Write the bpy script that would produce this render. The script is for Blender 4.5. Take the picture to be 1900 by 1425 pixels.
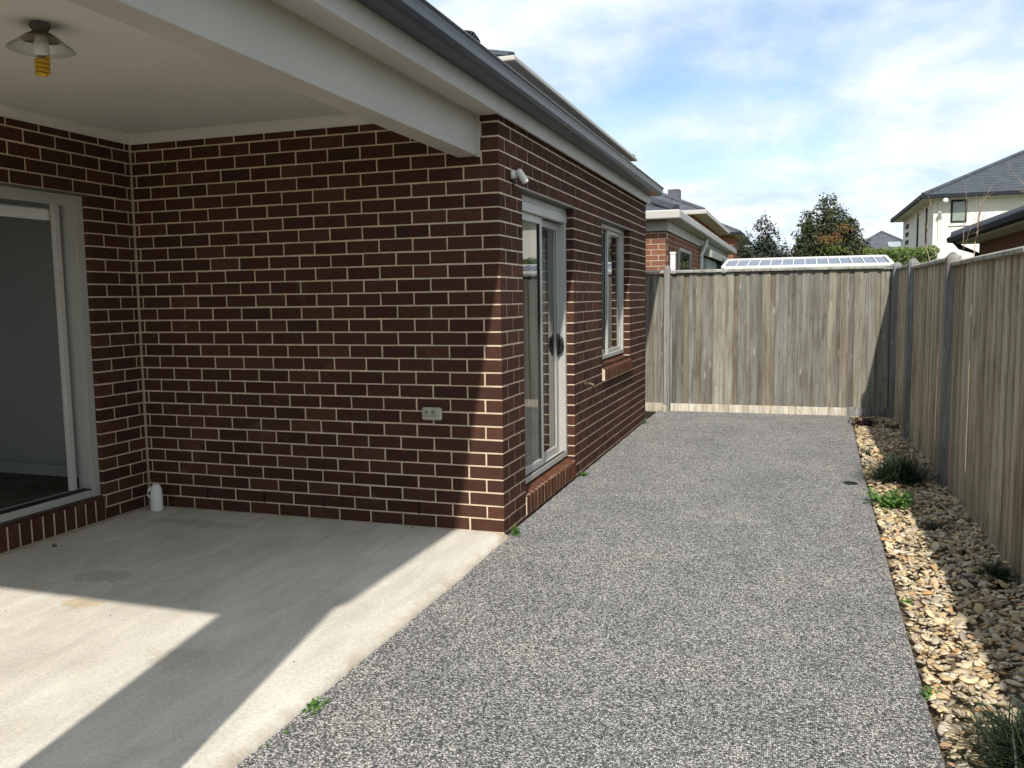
import bpy, bmesh, math, random
from mathutils import Vector, Matrix, Euler, noise as mnoise
R = random.Random(7)
for o in list(bpy.data.objects): bpy.data.objects.remove(o)
sc = bpy.context.scene
COL = sc.collection
PI = math.pi

# ------------------------------------------------------------------ camera
CAMP = Vector((1.7621, -5.0291, 1.4932))
YAW, PITCH, ROLL = -0.32528, -0.10023, -0.01378
FPX = 1576.45
fw = Vector((math.sin(YAW)*math.cos(PITCH), math.cos(YAW)*math.cos(PITCH), math.sin(PITCH)))
rt = Vector((math.cos(YAW), -math.sin(YAW), 0)); up = rt.cross(fw)
r2 = rt*math.cos(ROLL) + up*math.sin(ROLL); u2 = -rt*math.sin(ROLL) + up*math.cos(ROLL)
cam = bpy.data.cameras.new('camera'); camo = bpy.data.objects.new('camera', cam); COL.objects.link(camo)
cam.sensor_fit = 'HORIZONTAL'; cam.sensor_width = 36.0; cam.lens = 36.0*FPX/1900.0
cam.clip_start = 0.05; cam.clip_end = 5000
camo.matrix_world = Matrix(((r2.x, u2.x, -fw.x, CAMP.x), (r2.y, u2.y, -fw.y, CAMP.y), (r2.z, u2.z, -fw.z, CAMP.z), (0, 0, 0, 1)))
sc.camera = camo

# ------------------------------------------------------------------ sun, sky, exposure
SUND = Vector((-0.19, 1.03, -1.0)).normalized()          # direction the sunlight travels
sun = bpy.data.lights.new('sun', 'SUN'); sun.energy = 2.75; sun.angle = math.radians(0.9); sun.color = (1.0, 0.945, 0.86)
suno = bpy.data.objects.new('sun', sun); COL.objects.link(suno)
suno.rotation_euler = SUND.to_track_quat('-Z', 'Y').to_euler()
wd = bpy.data.worlds.new('World'); sc.world = wd; wd.use_nodes = True
nt = wd.node_tree; nt.nodes.clear()
def N(t, tp, **kw):
    n = t.nodes.new(tp)
    for k, v in kw.items():
        if k == 'inp':
            for kk, vv in v.items(): n.inputs[kk].default_value = vv
        else: setattr(n, k, v)
    return n
def L(t, a, b): t.links.new(a, b)
sky = N(nt, 'ShaderNodeTexSky', sky_type='NISHITA', sun_disc=False)
sky.sun_elevation = math.asin(-SUND.z); sky.sun_rotation = math.atan2(-SUND.x, -SUND.y)
sky.air_density = 1.0; sky.dust_density = 0.25; sky.ozone_density = 1.0
tc = N(nt, 'ShaderNodeTexCoord'); sep = N(nt, 'ShaderNodeSeparateXYZ'); L(nt, tc.outputs['Generated'], sep.inputs[0])
zc = N(nt, 'ShaderNodeMath', operation='MAXIMUM', inp={1: 0.0}); L(nt, sep.outputs[2], zc.inputs[0])
za = N(nt, 'ShaderNodeMath', operation='ADD', inp={1: 0.30}); L(nt, zc.outputs[0], za.inputs[0])
cb = N(nt, 'ShaderNodeCombineXYZ')
for i in (0, 1):
    dv = N(nt, 'ShaderNodeMath', operation='DIVIDE'); L(nt, sep.outputs[i], dv.inputs[0]); L(nt, za.outputs[0], dv.inputs[1]); L(nt, dv.outputs[0], cb.inputs[i])
mp = N(nt, 'ShaderNodeMapping'); mp.inputs['Location'].default_value = (12.5, 5.1, 0.0); L(nt, cb.outputs[0], mp.inputs[0])
n1 = N(nt, 'ShaderNodeTexNoise', inp={'Scale': 1.25, 'Detail': 8.0, 'Roughness': 0.5, 'Distortion': 0.1}); L(nt, mp.outputs[0], n1.inputs['Vector'])
n2 = N(nt, 'ShaderNodeTexNoise', inp={'Scale': 4.6, 'Detail': 8.0, 'Roughness': 0.6, 'Distortion': 0.2}); L(nt, mp.outputs[0], n2.inputs['Vector'])
mk = N(nt, 'ShaderNodeMapRange', interpolation_type='SMOOTHSTEP', inp={1: 0.34, 2: 0.52, 3: 0.10, 4: 1.0}); L(nt, n1.outputs[0], mk.inputs[0])
hz = N(nt, 'ShaderNodeMapRange', inp={1: 0.0, 2: 0.22, 3: 0.35, 4: 0.0}); L(nt, zc.outputs[0], hz.inputs[0])
mx0 = N(nt, 'ShaderNodeMath', operation='MAXIMUM'); L(nt, mk.outputs[0], mx0.inputs[0]); L(nt, hz.outputs[0], mx0.inputs[1])
cr = N(nt, 'ShaderNodeValToRGB'); cr.color_ramp.elements[0].position = 0.36; cr.color_ramp.elements[1].position = 0.62
cr.color_ramp.elements[0].color = (3.3, 4.1, 4.9, 1); cr.color_ramp.elements[1].color = (5.0, 5.2, 5.35, 1); L(nt, n2.outputs[0], cr.inputs[0])
tint = N(nt, 'ShaderNodeMixRGB', blend_type='MULTIPLY', inp={0: 1.0, 2: (0.70, 0.75, 0.78, 1)}); L(nt, sky.outputs[0], tint.inputs[1])
mix = N(nt, 'ShaderNodeMixRGB'); L(nt, mx0.outputs[0], mix.inputs[0]); L(nt, tint.outputs[0], mix.inputs[1]); L(nt, cr.outputs[0], mix.inputs[2])
bg = N(nt, 'ShaderNodeBackground', inp={'Strength': 0.12}); L(nt, mix.outputs[0], bg.inputs[0])
wo = N(nt, 'ShaderNodeOutputWorld'); L(nt, bg.outputs[0], wo.inputs[0])
vs = sc.view_settings; vs.view_transform = 'Standard'; vs.look = 'None'; vs.exposure = 0.85; vs.gamma = 1.0; vs.use_curve_mapping = False
sc.render.engine = 'CYCLES'
sc.cycles.max_bounces = 10; sc.cycles.diffuse_bounces = 6; sc.cycles.transparent_max_bounces = 16

# ------------------------------------------------------------------ materials
def srgb(r, g, b):
    f = lambda c: (c/255.0/12.92) if c/255.0 <= 0.04045 else ((c/255.0+0.055)/1.055)**2.4
    return (f(r), f(g), f(b), 1)
def base_mat(name, rough=0.7, spec=0.3):
    m = bpy.data.materials.new(name); m.use_nodes = True; t = m.node_tree
    p = t.nodes['Principled BSDF']; p.inputs['Roughness'].default_value = rough; p.inputs['Specular IOR Level'].default_value = spec
    return m, t, p
def ramp(t, src, stops, interp='LINEAR'):
    r = N(t, 'ShaderNodeValToRGB'); r.color_ramp.interpolation = interp
    e = r.color_ramp.elements
    while len(e) < len(stops): e.new(0.5)
    for i, (p, c) in enumerate(stops): e[i].position = p; e[i].color = c if len(c) == 4 else (*c, 1)
    L(t, src, r.inputs[0]); return r
def pos(t, scale=(1, 1, 1), rnd=False):
    g = N(t, 'ShaderNodeNewGeometry'); m = N(t, 'ShaderNodeMapping'); m.inputs['Scale'].default_value = scale
    L(t, g.outputs['Position'], m.inputs[0])
    if rnd:
        oi = N(t, 'ShaderNodeObjectInfo'); mu = N(t, 'ShaderNodeMath', operation='MULTIPLY', inp={1: 40.0}); L(t, oi.outputs['Random'], mu.inputs[0])
        c = N(t, 'ShaderNodeCombineXYZ'); L(t, mu.outputs[0], c.inputs[0]); L(t, mu.outputs[0], c.inputs[2]); L(t, c.outputs[0], m.inputs['Location'])
    return m.outputs[0]
def rnd01(t):                               # per object and per piece random number
    oi = N(t, 'ShaderNodeObjectInfo'); at = N(t, 'ShaderNodeAttribute', attribute_name='rnd')
    a = N(t, 'ShaderNodeMath', operation='ADD'); L(t, oi.outputs['Random'], a.inputs[0]); L(t, at.outputs['Fac'], a.inputs[1])
    f = N(t, 'ShaderNodeMath', operation='FRACT'); L(t, a.outputs[0], f.inputs[0]); return f.outputs[0]
def noise(t, vec, scale, detail=4, rough=0.55, dist=0.0):
    n = N(t, 'ShaderNodeTexNoise', inp={'Scale': scale, 'Detail': detail, 'Roughness': rough, 'Distortion': dist}); L(t, vec, n.inputs['Vector']); return n.outputs[0]
def mixc(t, fac, a, b, mode='MIX'):
    m = N(t, 'ShaderNodeMixRGB', blend_type=mode)
    if isinstance(fac, (int, float)): m.inputs[0].default_value = fac
    else: L(t, fac, m.inputs[0])
    for i, x in ((1, a), (2, b)):
        if isinstance(x, tuple): m.inputs[i].default_value = x if len(x) == 4 else (*x, 1)
        else: L(t, x, m.inputs[i])
    return m.outputs[0]
def maprange(t, src, a, b, c, d, smooth=False):
    m = N(t, 'ShaderNodeMapRange', inp={1: a, 2: b, 3: c, 4: d})
    if smooth: m.interpolation_type = 'SMOOTHSTEP'
    L(t, src, m.inputs[0]); return m.outputs[0]
def bump(t, p, h, strength, dist):
    b = N(t, 'ShaderNodeBump', inp={'Strength': strength, 'Distance': dist}); L(t, h, b.inputs['Height']); L(t, b.outputs[0], p.inputs['Normal'])
def plain(name, col, rough=0.6, spec=0.3, var=0.12, scale=6.0, bmp=0.0, metal=0.0):
    m, t, p = base_mat(name, rough, spec); v = pos(t)
    n = noise(t, v, scale, 5); n_ = noise(t, v, scale*14, 3)
    c0 = tuple(x*(1-var) for x in col[:3]); c1 = tuple(min(1, x*(1+var)) for x in col[:3])
    r = ramp(t, n, [(0.3, c0), (0.7, c1)])
    c = mixc(t, 0.25*min(1, var*4), r.outputs[0], ramp(t, n_, [(0.35, c0), (0.65, c1)]).outputs[0])
    L(t, c, p.inputs['Base Color']); p.inputs['Metallic'].default_value = metal
    if bmp: bump(t, p, n_, bmp, 0.002)
    return m

def brick_mat(name, stops, grain=0.35):
    m, t, p = base_mat(name, 0.9, 0.08); v = pos(t, (1, 1, 1)); r = rnd01(t)
    base = ramp(t, r, stops).outputs[0]
    vs_ = pos(t, (1, 1, 3.2))
    g = noise(t, vs_, 150, 3, 0.7); g2 = noise(t, v, 22, 4, 0.6)
    c = mixc(t, grain, base, ramp(t, g, [(0.35, (0.35, 0.32, 0.3)), (0.62, (1.45, 1.4, 1.38))]).outputs[0], 'MULTIPLY')
    c = mixc(t, 0.4, c, ramp(t, g2, [(0.3, (0.6, 0.6, 0.62)), (0.7, (1.3, 1.26, 1.2))]).outputs[0], 'MULTIPLY')
    ef = noise(t, v, 3.1, 6, 0.62, 0.6); c = mixc(t, maprange(t, ef, 0.60, 0.78, 0.0, 0.30, True), c, (0.23, 0.18, 0.14, 1))
    L(t, c, p.inputs['Base Color']); bump(t, p, g, 0.55, 0.0025)
    return m
M = {}
M['brick'] = brick_mat('brown brick', [(0.0, (0.058, 0.028, 0.021)), (0.3, (0.069, 0.033, 0.024)), (0.7, (0.077, 0.036, 0.025)), (0.92, (0.098, 0.046, 0.031)), (1.0, (0.055, 0.028, 0.023))])
M['brick_sill'] = brick_mat('sill brick', [(0.0, (0.105, 0.045, 0.028)), (0.5, (0.135, 0.056, 0.033)), (1.0, (0.09, 0.041, 0.028))])
M['brick_nb'] = brick_mat('orange brown brick', [(0.0, (0.21, 0.10, 0.062)), (0.5, (0.27, 0.125, 0.075)), (1.0, (0.17, 0.085, 0.06))])
M['brick_shed'] = brick_mat('shed brick', [(0.0, (0.16, 0.085, 0.065)), (1.0, (0.22, 0.12, 0.09))])
M['mortar'] = plain('cream mortar', (0.61, 0.505, 0.36), 0.9, 0.1, 0.2, 9, 0.4)
M['mortar_nb'] = plain('pale mortar', (0.55, 0.45, 0.36), 0.9, 0.1, 0.12, 9, 0.4)
M['dark'] = plain('dark void', (0.012, 0.011, 0.010), 0.9, 0.1, 0.1)
M['fascia'] = plain('light grey painted trim', (0.50, 0.48, 0.44), 0.5, 0.35, 0.07, 2.0, 0.08)
M['beam'] = plain('grey painted beam', (0.46, 0.435, 0.39), 0.55, 0.3, 0.06, 1.6, 0.1)
M['ceiling'] = plain('white ceiling board', (0.62, 0.60, 0.54), 0.8, 0.15, 0.05, 1.3, 0.1)
M['soffit'] = plain('soffit board', (0.52, 0.50, 0.45), 0.8, 0.15, 0.05, 2)
M['gutter'] = plain('slate blue steel gutter', (0.036, 0.045, 0.062), 0.32, 0.55, 0.14, 5)
M['gutter_dark'] = plain('charcoal steel gutter', (0.018, 0.021, 0.026), 0.65, 0.2, 0.15, 5)
M['alu'] = plain('silver grey aluminium frame', (0.42, 0.41, 0.375), 0.36, 0.5, 0.05, 4)
M['alu_dark'] = plain('dark seal', (0.02, 0.02, 0.02), 0.6, 0.3, 0.1)
M['steel_lintel'] = plain('grey lintel steel', (0.13, 0.13, 0.115), 0.6, 0.3, 0.25, 12)
M['white'] = plain('white plastic', (0.72, 0.71, 0.67), 0.4, 0.4, 0.05, 8)
M['whitetrim'] = plain('white painted trim', (0.74, 0.73, 0.70), 0.55, 0.3, 0.05, 3)
M['outlet'] = plain('weathered cream plastic', (0.44, 0.42, 0.34), 0.55, 0.3, 0.14, 60)
M['black'] = plain('black plastic', (0.012, 0.012, 0.013), 0.35, 0.5, 0.1)
M['brass'] = plain('aged brass', (0.16, 0.12, 0.07), 0.6, 0.4, 0.25, 40, 0, 0.6)
M['render'] = plain('white rendered wall', (0.78, 0.76, 0.68), 0.85, 0.15, 0.06, 0.7, 0.2)
M['roller'] = plain('pale green grey cladding', (0.34, 0.37, 0.32), 0.6, 0.3, 0.08, 2)
M['paintwall'] = plain('interior paint', (0.34, 0.34, 0.32), 0.8, 0.2, 0.03, 2)
M['added_curtain'] = plain('pale curtain', (0.5, 0.5, 0.47), 0.9, 0.1, 0.08, 5)
M['bark'] = plain('grey bark', (0.16, 0.12, 0.09), 0.9, 0.1, 0.3, 18, 0.6)
M['twig'] = plain('pale bare twig', (0.36, 0.27, 0.20), 0.85, 0.1, 0.2, 14)
M['amber'] = plain('amber lamp tube', (0.62, 0.36, 0.02), 0.3, 0.5, 0.1, 30)
M['solar'] = plain('dark solar glass', (0.30, 0.33, 0.36), 0.2, 0.6, 0.1, 2)

def wood_mat(name, stops, sc_=1.0):
    m, t, p = base_mat(name, 0.88, 0.15); r = rnd01(t)
    base = ramp(t, r, stops).outputs[0]
    v = pos(t, (26*sc_, 26*sc_, 1.1), True); v2 = pos(t, (5, 5, 1.0), True); v3 = pos(t, (140, 140, 3.0), True)
    g = noise(t, v, 1.0, 6, 0.62, 0.6); big = noise(t, v2, 1.0, 4, 0.6, 0.3); fine = noise(t, v3, 1.0, 3, 0.6)
    c = mixc(t, 0.75, base, ramp(t, g, [(0.28, (0.42, 0.38, 0.34)), (0.5, (1.0, 0.98, 0.95)), (0.72, (1.38, 1.36, 1.3))]).outputs[0], 'MULTIPLY')
    c = mixc(t, 0.7, c, ramp(t, big, [(0.30, (0.55, 0.47, 0.38)), (0.5, (1, 1, 1)), (0.70, (1.22, 1.27, 1.27))]).outputs[0], 'MULTIPLY')
    c = mixc(t, 0.5, c, ramp(t, fine, [(0.35, (0.6, 0.58, 0.55)), (0.6, (1.2, 1.2, 1.18))]).outputs[0], 'MULTIPLY')
    vk = pos(t, (4.3, 4.3, 1.5), True); vo = N(t, 'ShaderNodeTexVoronoi', inp={'Scale': 1.0}); L(t, vk, vo.inputs['Vector'])
    kn = maprange(t, vo.outputs['Distance'], 0.02, 0.13, 0.7, 0.0, True)
    c = mixc(t, kn, c, (0.13, 0.10, 0.07, 1))
    vp = pos(t, (11, 11, 2.2), True); vq = N(t, 'ShaderNodeTexVoronoi', inp={'Scale': 1.0}); L(t, vp, vq.inputs['Vector'])
    c = mixc(t, maprange(t, vq.outputs['Distance'], 0.03, 0.16, 0.55, 0.0, True), c, (0.50, 0.47, 0.38, 1))
    st = noise(t, pos(t, (9, 9, 3.2), True), 1.0, 5, 0.65, 0.8)
    c = mixc(t, 0.55, c, ramp(t, st, [(0.30, (0.50, 0.42, 0.33)), (0.45, (1, 1, 1)), (0.66, (1.05, 1.06, 1.05)), (0.76, (1.35, 1.33, 1.25))]).outputs[0], 'MULTIPLY')
    L(t, c, p.inputs['Base Color']); bump(t, p, g, 0.5, 0.004)
    return m
M['paling'] = wood_mat('weathered paling', [(0.0, (0.155, 0.15, 0.132)), (0.2, (0.215, 0.21, 0.183)), (0.4, (0.185, 0.185, 0.172)), (0.58, (0.24, 0.228, 0.19)), (0.76, (0.19, 0.162, 0.122)), (0.88, (0.275, 0.265, 0.228)), (1.0, (0.145, 0.142, 0.132))])
M['paling_side'] = wood_mat('weathered side paling', [(0.0, (0.38, 0.33, 0.24)), (0.3, (0.47, 0.415, 0.305)), (0.6, (0.42, 0.37, 0.28)), (0.85, (0.33, 0.27, 0.19)), (1.0, (0.44, 0.405, 0.33))])  # colour raised to brighten this fence where it stands in shade
M['post'] = wood_mat('grey post timber', [(0.0, (0.20, 0.205, 0.21)), (1.0, (0.27, 0.27, 0.265))])
M['cap'] = wood_mat('grey capping timber', [(0.0, (0.30, 0.31, 0.29)), (1.0, (0.38, 0.375, 0.34))])
M['plinth'] = wood_mat('pale plinth timber', [(0.0, (0.50, 0.46, 0.38)), (1.0, (0.55, 0.52, 0.45))])

# exposed aggregate path
m, t, p = base_mat('exposed aggregate', 0.75, 0.3); v = pos(t)
vo = N(t, 'ShaderNodeTexVoronoi', inp={'Scale': 140.0, 'Randomness': 1.0}); L(t, v, vo.inputs['Vector'])
sp = N(t, 'ShaderNodeSeparateColor'); L(t, vo.outputs['Color'], sp.inputs[0])
c = ramp(t, sp.outputs[0], [(0.0, (0.025, 0.026, 0.032)), (0.25, (0.065, 0.065, 0.072)), (0.45, (0.19, 0.188, 0.186)), (0.62, (0.40, 0.395, 0.38)), (0.85, (0.64, 0.63, 0.60)), (1.0, (0.76, 0.71, 0.62))]).outputs[0]
e = maprange(t, vo.outputs['Distance'], 0.36, 0.70, 1.0, 0.0, True)
v9 = N(t, 'ShaderNodeTexVoronoi', inp={'Scale': 260.0}); L(t, v, v9.inputs['Vector']); s9 = N(t, 'ShaderNodeSeparateColor'); L(t, v9.outputs['Color'], s9.inputs[0])
c9 = ramp(t, s9.outputs[0], [(0.0, (0.035, 0.036, 0.04)), (0.5, (0.13, 0.128, 0.126)), (0.85, (0.30, 0.29, 0.27)), (1.0, (0.52, 0.50, 0.46))]).outputs[0]
c = mixc(t, e, c9, c)
pb = noise(t, v, 1.6, 5, 0.6); pb2 = noise(t, v, 9.0, 4, 0.6)
c = mixc(t, 0.55, c, ramp(t, pb, [(0.3, (0.66, 0.67, 0.71)), (0.52, (1.0, 1.0, 0.99)), (0.72, (1.28, 1.25, 1.15))]).outputs[0], 'MULTIPLY')
c = mixc(t, 0.4, c, ramp(t, pb2, [(0.3, (0.75, 0.75, 0.75)), (0.7, (1.2, 1.2, 1.18))]).outputs[0], 'MULTIPLY')
L(t, c, p.inputs['Base Color']); bump(t, p, e, 0.7, 0.004); M['aggregate'] = m

# patio concrete
m, t, p = base_mat('patio concrete', 0.82, 0.2); v = pos(t); g = N(t, 'ShaderNodeNewGeometry'); s = N(t, 'ShaderNodeSeparateXYZ'); L(t, g.outputs['Position'], s.inputs[0])
a = noise(t, v, 1.4, 6, 0.6, 0.4); b = noise(t, pos(t, (9, 2.2, 1)), 1.0, 5, 0.6, 0.5); f = noise(t, v, 60, 3, 0.7)
c = ramp(t, a, [(0.28, (0.56, 0.52, 0.45)), (0.5, (0.66, 0.62, 0.55)), (0.72, (0.73, 0.695, 0.62))]).outputs[0]
c = mixc(t, 0.6, c, ramp(t, b, [(0.3, (0.78, 0.77, 0.74)), (0.7, (1.12, 1.12, 1.1))]).outputs[0], 'MULTIPLY')
f3 = noise(t, v, 230, 2, 0.8)
c = mixc(t, 0.5, c, ramp(t, f3, [(0.36, (0.72, 0.71, 0.69)), (0.52, (1.0, 1.0, 1.0)), (0.7, (1.12, 1.12, 1.12))]).outputs[0], 'MULTIPLY')
c = mixc(t, 0.5, c, ramp(t, f, [(0.32, (0.72, 0.71, 0.69)), (0.6, (1.1, 1.1, 1.1))]).outputs[0], 'MULTIPLY')
def spot(c, x, y, rx, ry, col, amt):
    mp_ = N(t, 'ShaderNodeMapping', vector_type='TEXTURE'); mp_.inputs['Location'].default_value = (x, y, 0); mp_.inputs['Scale'].default_value = (rx, ry, 1000)
    L(t, g.outputs['Position'], mp_.inputs[0]); ln = N(t, 'ShaderNodeVectorMath', operation='LENGTH'); L(t, mp_.outputs[0], ln.inputs[0])
    ad = N(t, 'ShaderNodeMath', operation='ADD'); L(t, ln.outputs['Value'], ad.inputs[0]); L(t, maprange(t, noise(t, v, 14, 4), 0.3, 0.7, -0.5, 0.5), ad.inputs[1])
    return mixc(t, maprange(t, ad.outputs[0], 0.75, 1.1, amt, 0.0, True), c, col, 'MULTIPLY')
c = spot(c, -1.86, -1.43, 0.17, 0.10, (0.72, 0.70, 0.66, 1), 0.7)
c = spot(c, -1.62, -1.80, 0.12, 0.06, (0.93, 0.83, 0.68, 1), 1.0)
c = spot(c, -2.05, -0.35, 0.45, 0.08, (0.82, 0.79, 0.76, 1), 0.8)
c = spot(c, -0.70, -2.20, 0.16, 0.12, (0.86, 0.84, 0.80, 1), 0.6)
# sandy mortar residue at the foot of the walls and along the worn outer edge
wn = maprange(t, noise(t, v, 7, 5), 0.3, 0.7, 0.0, 0.075)
ya = N(t, 'ShaderNodeMath', operation='ADD'); L(t, s.outputs[1], ya.inputs[0]); L(t, wn, ya.inputs[1])
c = mixc(t, maprange(t, ya.outputs[0], 0.0, 0.03, 0.0, 0.85, True), c, (0.50, 0.40, 0.24, 1))
xa = N(t, 'ShaderNodeMath', operation='SUBTRACT'); L(t, s.outputs[0], xa.inputs[0]); L(t, wn, xa.inputs[1])
c = mixc(t, maprange(t, xa.outputs[0], -2.79, -2.76, 0.8, 0.0, True), c, (0.48, 0.40, 0.27, 1))
xb = N(t, 'ShaderNodeMath', operation='ADD'); L(t, s.outputs[0], xb.inputs[0]); L(t, wn, xb.inputs[1])
eb = maprange(t, noise(t, v, 3.3, 5, 0.65), 0.35, 0.65, 0.15, 0.8); em = N(t, 'ShaderNodeMath', operation='MULTIPLY'); L(t, maprange(t, xb.outputs[0], 0.0, 0.08, 0.0, 1.0, True), em.inputs[0]); L(t, eb, em.inputs[1])
c = mixc(t, em.outputs[0], c, (0.36, 0.29, 0.19, 1))
vo = N(t, 'ShaderNodeTexVoronoi', inp={'Scale': 2.1}); L(t, v, vo.inputs['Vector'])
c = mixc(t, maprange(t, vo.outputs['Distance'], 0.012, 0.02, 0.85, 0.0), c, (0.06, 0.05, 0.04, 1))
L(t, c, p.inputs['Base Color']); bump(t, p, f, 0.25, 0.002); M['concrete'] = m

# roof tiles (rows by height)
def tile_mat(name, col):
    m, t, p = base_mat(name, 0.6, 0.35); v = pos(t); n = noise(t, v, 3.0, 4)
    L(t, ramp(t, n, [(0.3, tuple(x*0.75 for x in col)), (0.7, tuple(x*1.25 for x in col))]).outputs[0], p.inputs['Base Color']); return m
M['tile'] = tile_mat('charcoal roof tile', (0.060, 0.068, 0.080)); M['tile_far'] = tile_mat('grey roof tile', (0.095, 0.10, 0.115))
# stones
m, t, p = base_mat('river stone', 0.7, 0.3); r = rnd01(t); v = pos(t)
c = ramp(t, r, [(0.0, (0.456, 0.331, 0.182)), (0.12, (0.627, 0.490, 0.274)), (0.25, (0.308, 0.262, 0.205)), (0.36, (0.730, 0.593, 0.353)), (0.48, (0.524, 0.433, 0.308)), (0.58, (0.775, 0.661, 0.433)), (0.68, (0.331, 0.302, 0.262)), (0.76, (0.570, 0.331, 0.137)), (0.83, (0.661, 0.604, 0.479)), (0.93, (0.296, 0.205, 0.137)), (1.0, (0.821, 0.764, 0.627))]).outputs[0]
g_ = noise(t, v, 60, 4); c = mixc(t, 0.45, c, ramp(t, g_, [(0.3, (0.6, 0.58, 0.55)), (0.7, (1.25, 1.22, 1.15))]).outputs[0], 'MULTIPLY')
L(t, c, p.inputs['Base Color']); bump(t, p, g_, 0.3, 0.003); M['stone'] = m
M['soil'] = plain('sandy soil', (0.17, 0.125, 0.08), 0.95, 0.1, 0.35, 20, 0.6)
M['earth'] = plain('suburban ground', (0.11, 0.12, 0.06), 0.95, 0.1, 0.3, 0.3)
# timber floor indoors
M['floorboard'] = wood_mat('grey timber floor', [(0.0, (0.10, 0.085, 0.07)), (1.0, (0.13, 0.11, 0.09))])
# leaves
def leaf_mat(name, stops):
    m, t, p = base_mat(name, 0.55, 0.3); at = N(t, 'ShaderNodeAttribute', attribute_name='rnd')
    L(t, ramp(t, at.outputs['Fac'], stops).outputs[0], p.inputs['Base Color'])
    tr = N(t, 'ShaderNodeBsdfTranslucent'); L(t, ramp(t, at.outputs['Fac'], [(q, tuple(x*1.3 for x in cc)) for q, cc in stops]).outputs[0], tr.inputs[0])
    ms = N(t, 'ShaderNodeMixShader', inp={0: 0.25}); L(t, p.outputs[0], ms.inputs[1]); L(t, tr.outputs[0], ms.inputs[2])
    L(t, ms.outputs[0], t.nodes['Material Output'].inputs[0]); return m
M['leaf_dark'] = leaf_mat('dark evergreen leaf', [(0.0, (0.020, 0.034, 0.014)), (0.5, (0.046, 0.062, 0.025)), (0.85, (0.08, 0.09, 0.034)), (1.0, (0.14, 0.11, 0.04))])
M['leaf_blue'] = leaf_mat('blue green leaf', [(0.0, (0.022, 0.036, 0.024)), (0.6, (0.048, 0.068, 0.045)), (1.0, (0.085, 0.10, 0.06))])
M['leaf_red'] = leaf_mat('reddish new leaf', [(0.0, (0.17, 0.07, 0.03)), (0.6, (0.24, 0.11, 0.045)), (1.0, (0.16, 0.14, 0.03))])
M['leaf_bright'] = leaf_mat('bright hedge leaf', [(0.0, (0.06, 0.10, 0.022)), (0.6, (0.12, 0.175, 0.035)), (1.0, (0.19, 0.24, 0.06))])
M['leaf_weed'] = leaf_mat('fresh weed leaf', [(0.0, (0.05, 0.12, 0.02)), (0.6, (0.10, 0.21, 0.04)), (1.0, (0.16, 0.28, 0.07))])
M['blade'] = leaf_mat('dark tussock blade', [(0.0, (0.014, 0.028, 0.016)), (0.55, (0.030, 0.052, 0.026)), (0.85, (0.06, 0.085, 0.035)), (1.0, (0.20, 0.15, 0.06))])
M['purple'] = leaf_mat('dark purple leaf', [(0.0, (0.018, 0.010, 0.014)), (0.7, (0.05, 0.022, 0.028)), (1.0, (0.10, 0.05, 0.045))])
# glass
def glass_mat(name, tint, rough=0.0):
    m = bpy.data.materials.new(name); m.use_nodes = True; t = m.node_tree; t.nodes.clear()
    fr = N(t, 'ShaderNodeFresnel', inp={'IOR': 1.52}); tr = N(t, 'ShaderNodeBsdfTransparent', inp={0: tint}); gl = N(t, 'ShaderNodeBsdfGlossy', inp={'Roughness': rough})
    ms = N(t, 'ShaderNodeMixShader'); ge = N(t, 'ShaderNodeNewGeometry'); iv = N(t, 'ShaderNodeMath', operation='SUBTRACT', inp={0: 1.0}); L(t, ge.outputs['Backfacing'], iv.inputs[1]); f2 = N(t, 'ShaderNodeMath', operation='MULTIPLY', use_clamp=True, inp={1: 1.8}); L(t, fr.outputs[0], f2.inputs[0]); mu = N(t, 'ShaderNodeMath', operation='MULTIPLY'); L(t, f2.outputs[0], mu.inputs[0]); L(t, iv.outputs[0], mu.inputs[1])
    L(t, mu.outputs[0], ms.inputs[0]); L(t, tr.outputs[0], ms.inputs[1]); L(t, gl.outputs[0], ms.inputs[2])
    o = N(t, 'ShaderNodeOutputMaterial'); L(t, ms.outputs[0], o.inputs[0]); return m
M['glass'] = glass_mat('window glass', (0.86, 0.89, 0.87, 1)); M['shadeglass'] = glass_mat('clear lamp glass', (0.93, 0.94, 0.93, 1), 0.02)
M['polycarb'] = plain('translucent blue grey sheet', (0.17, 0.19, 0.24), 0.35, 0.5, 0.05, 2)

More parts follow.
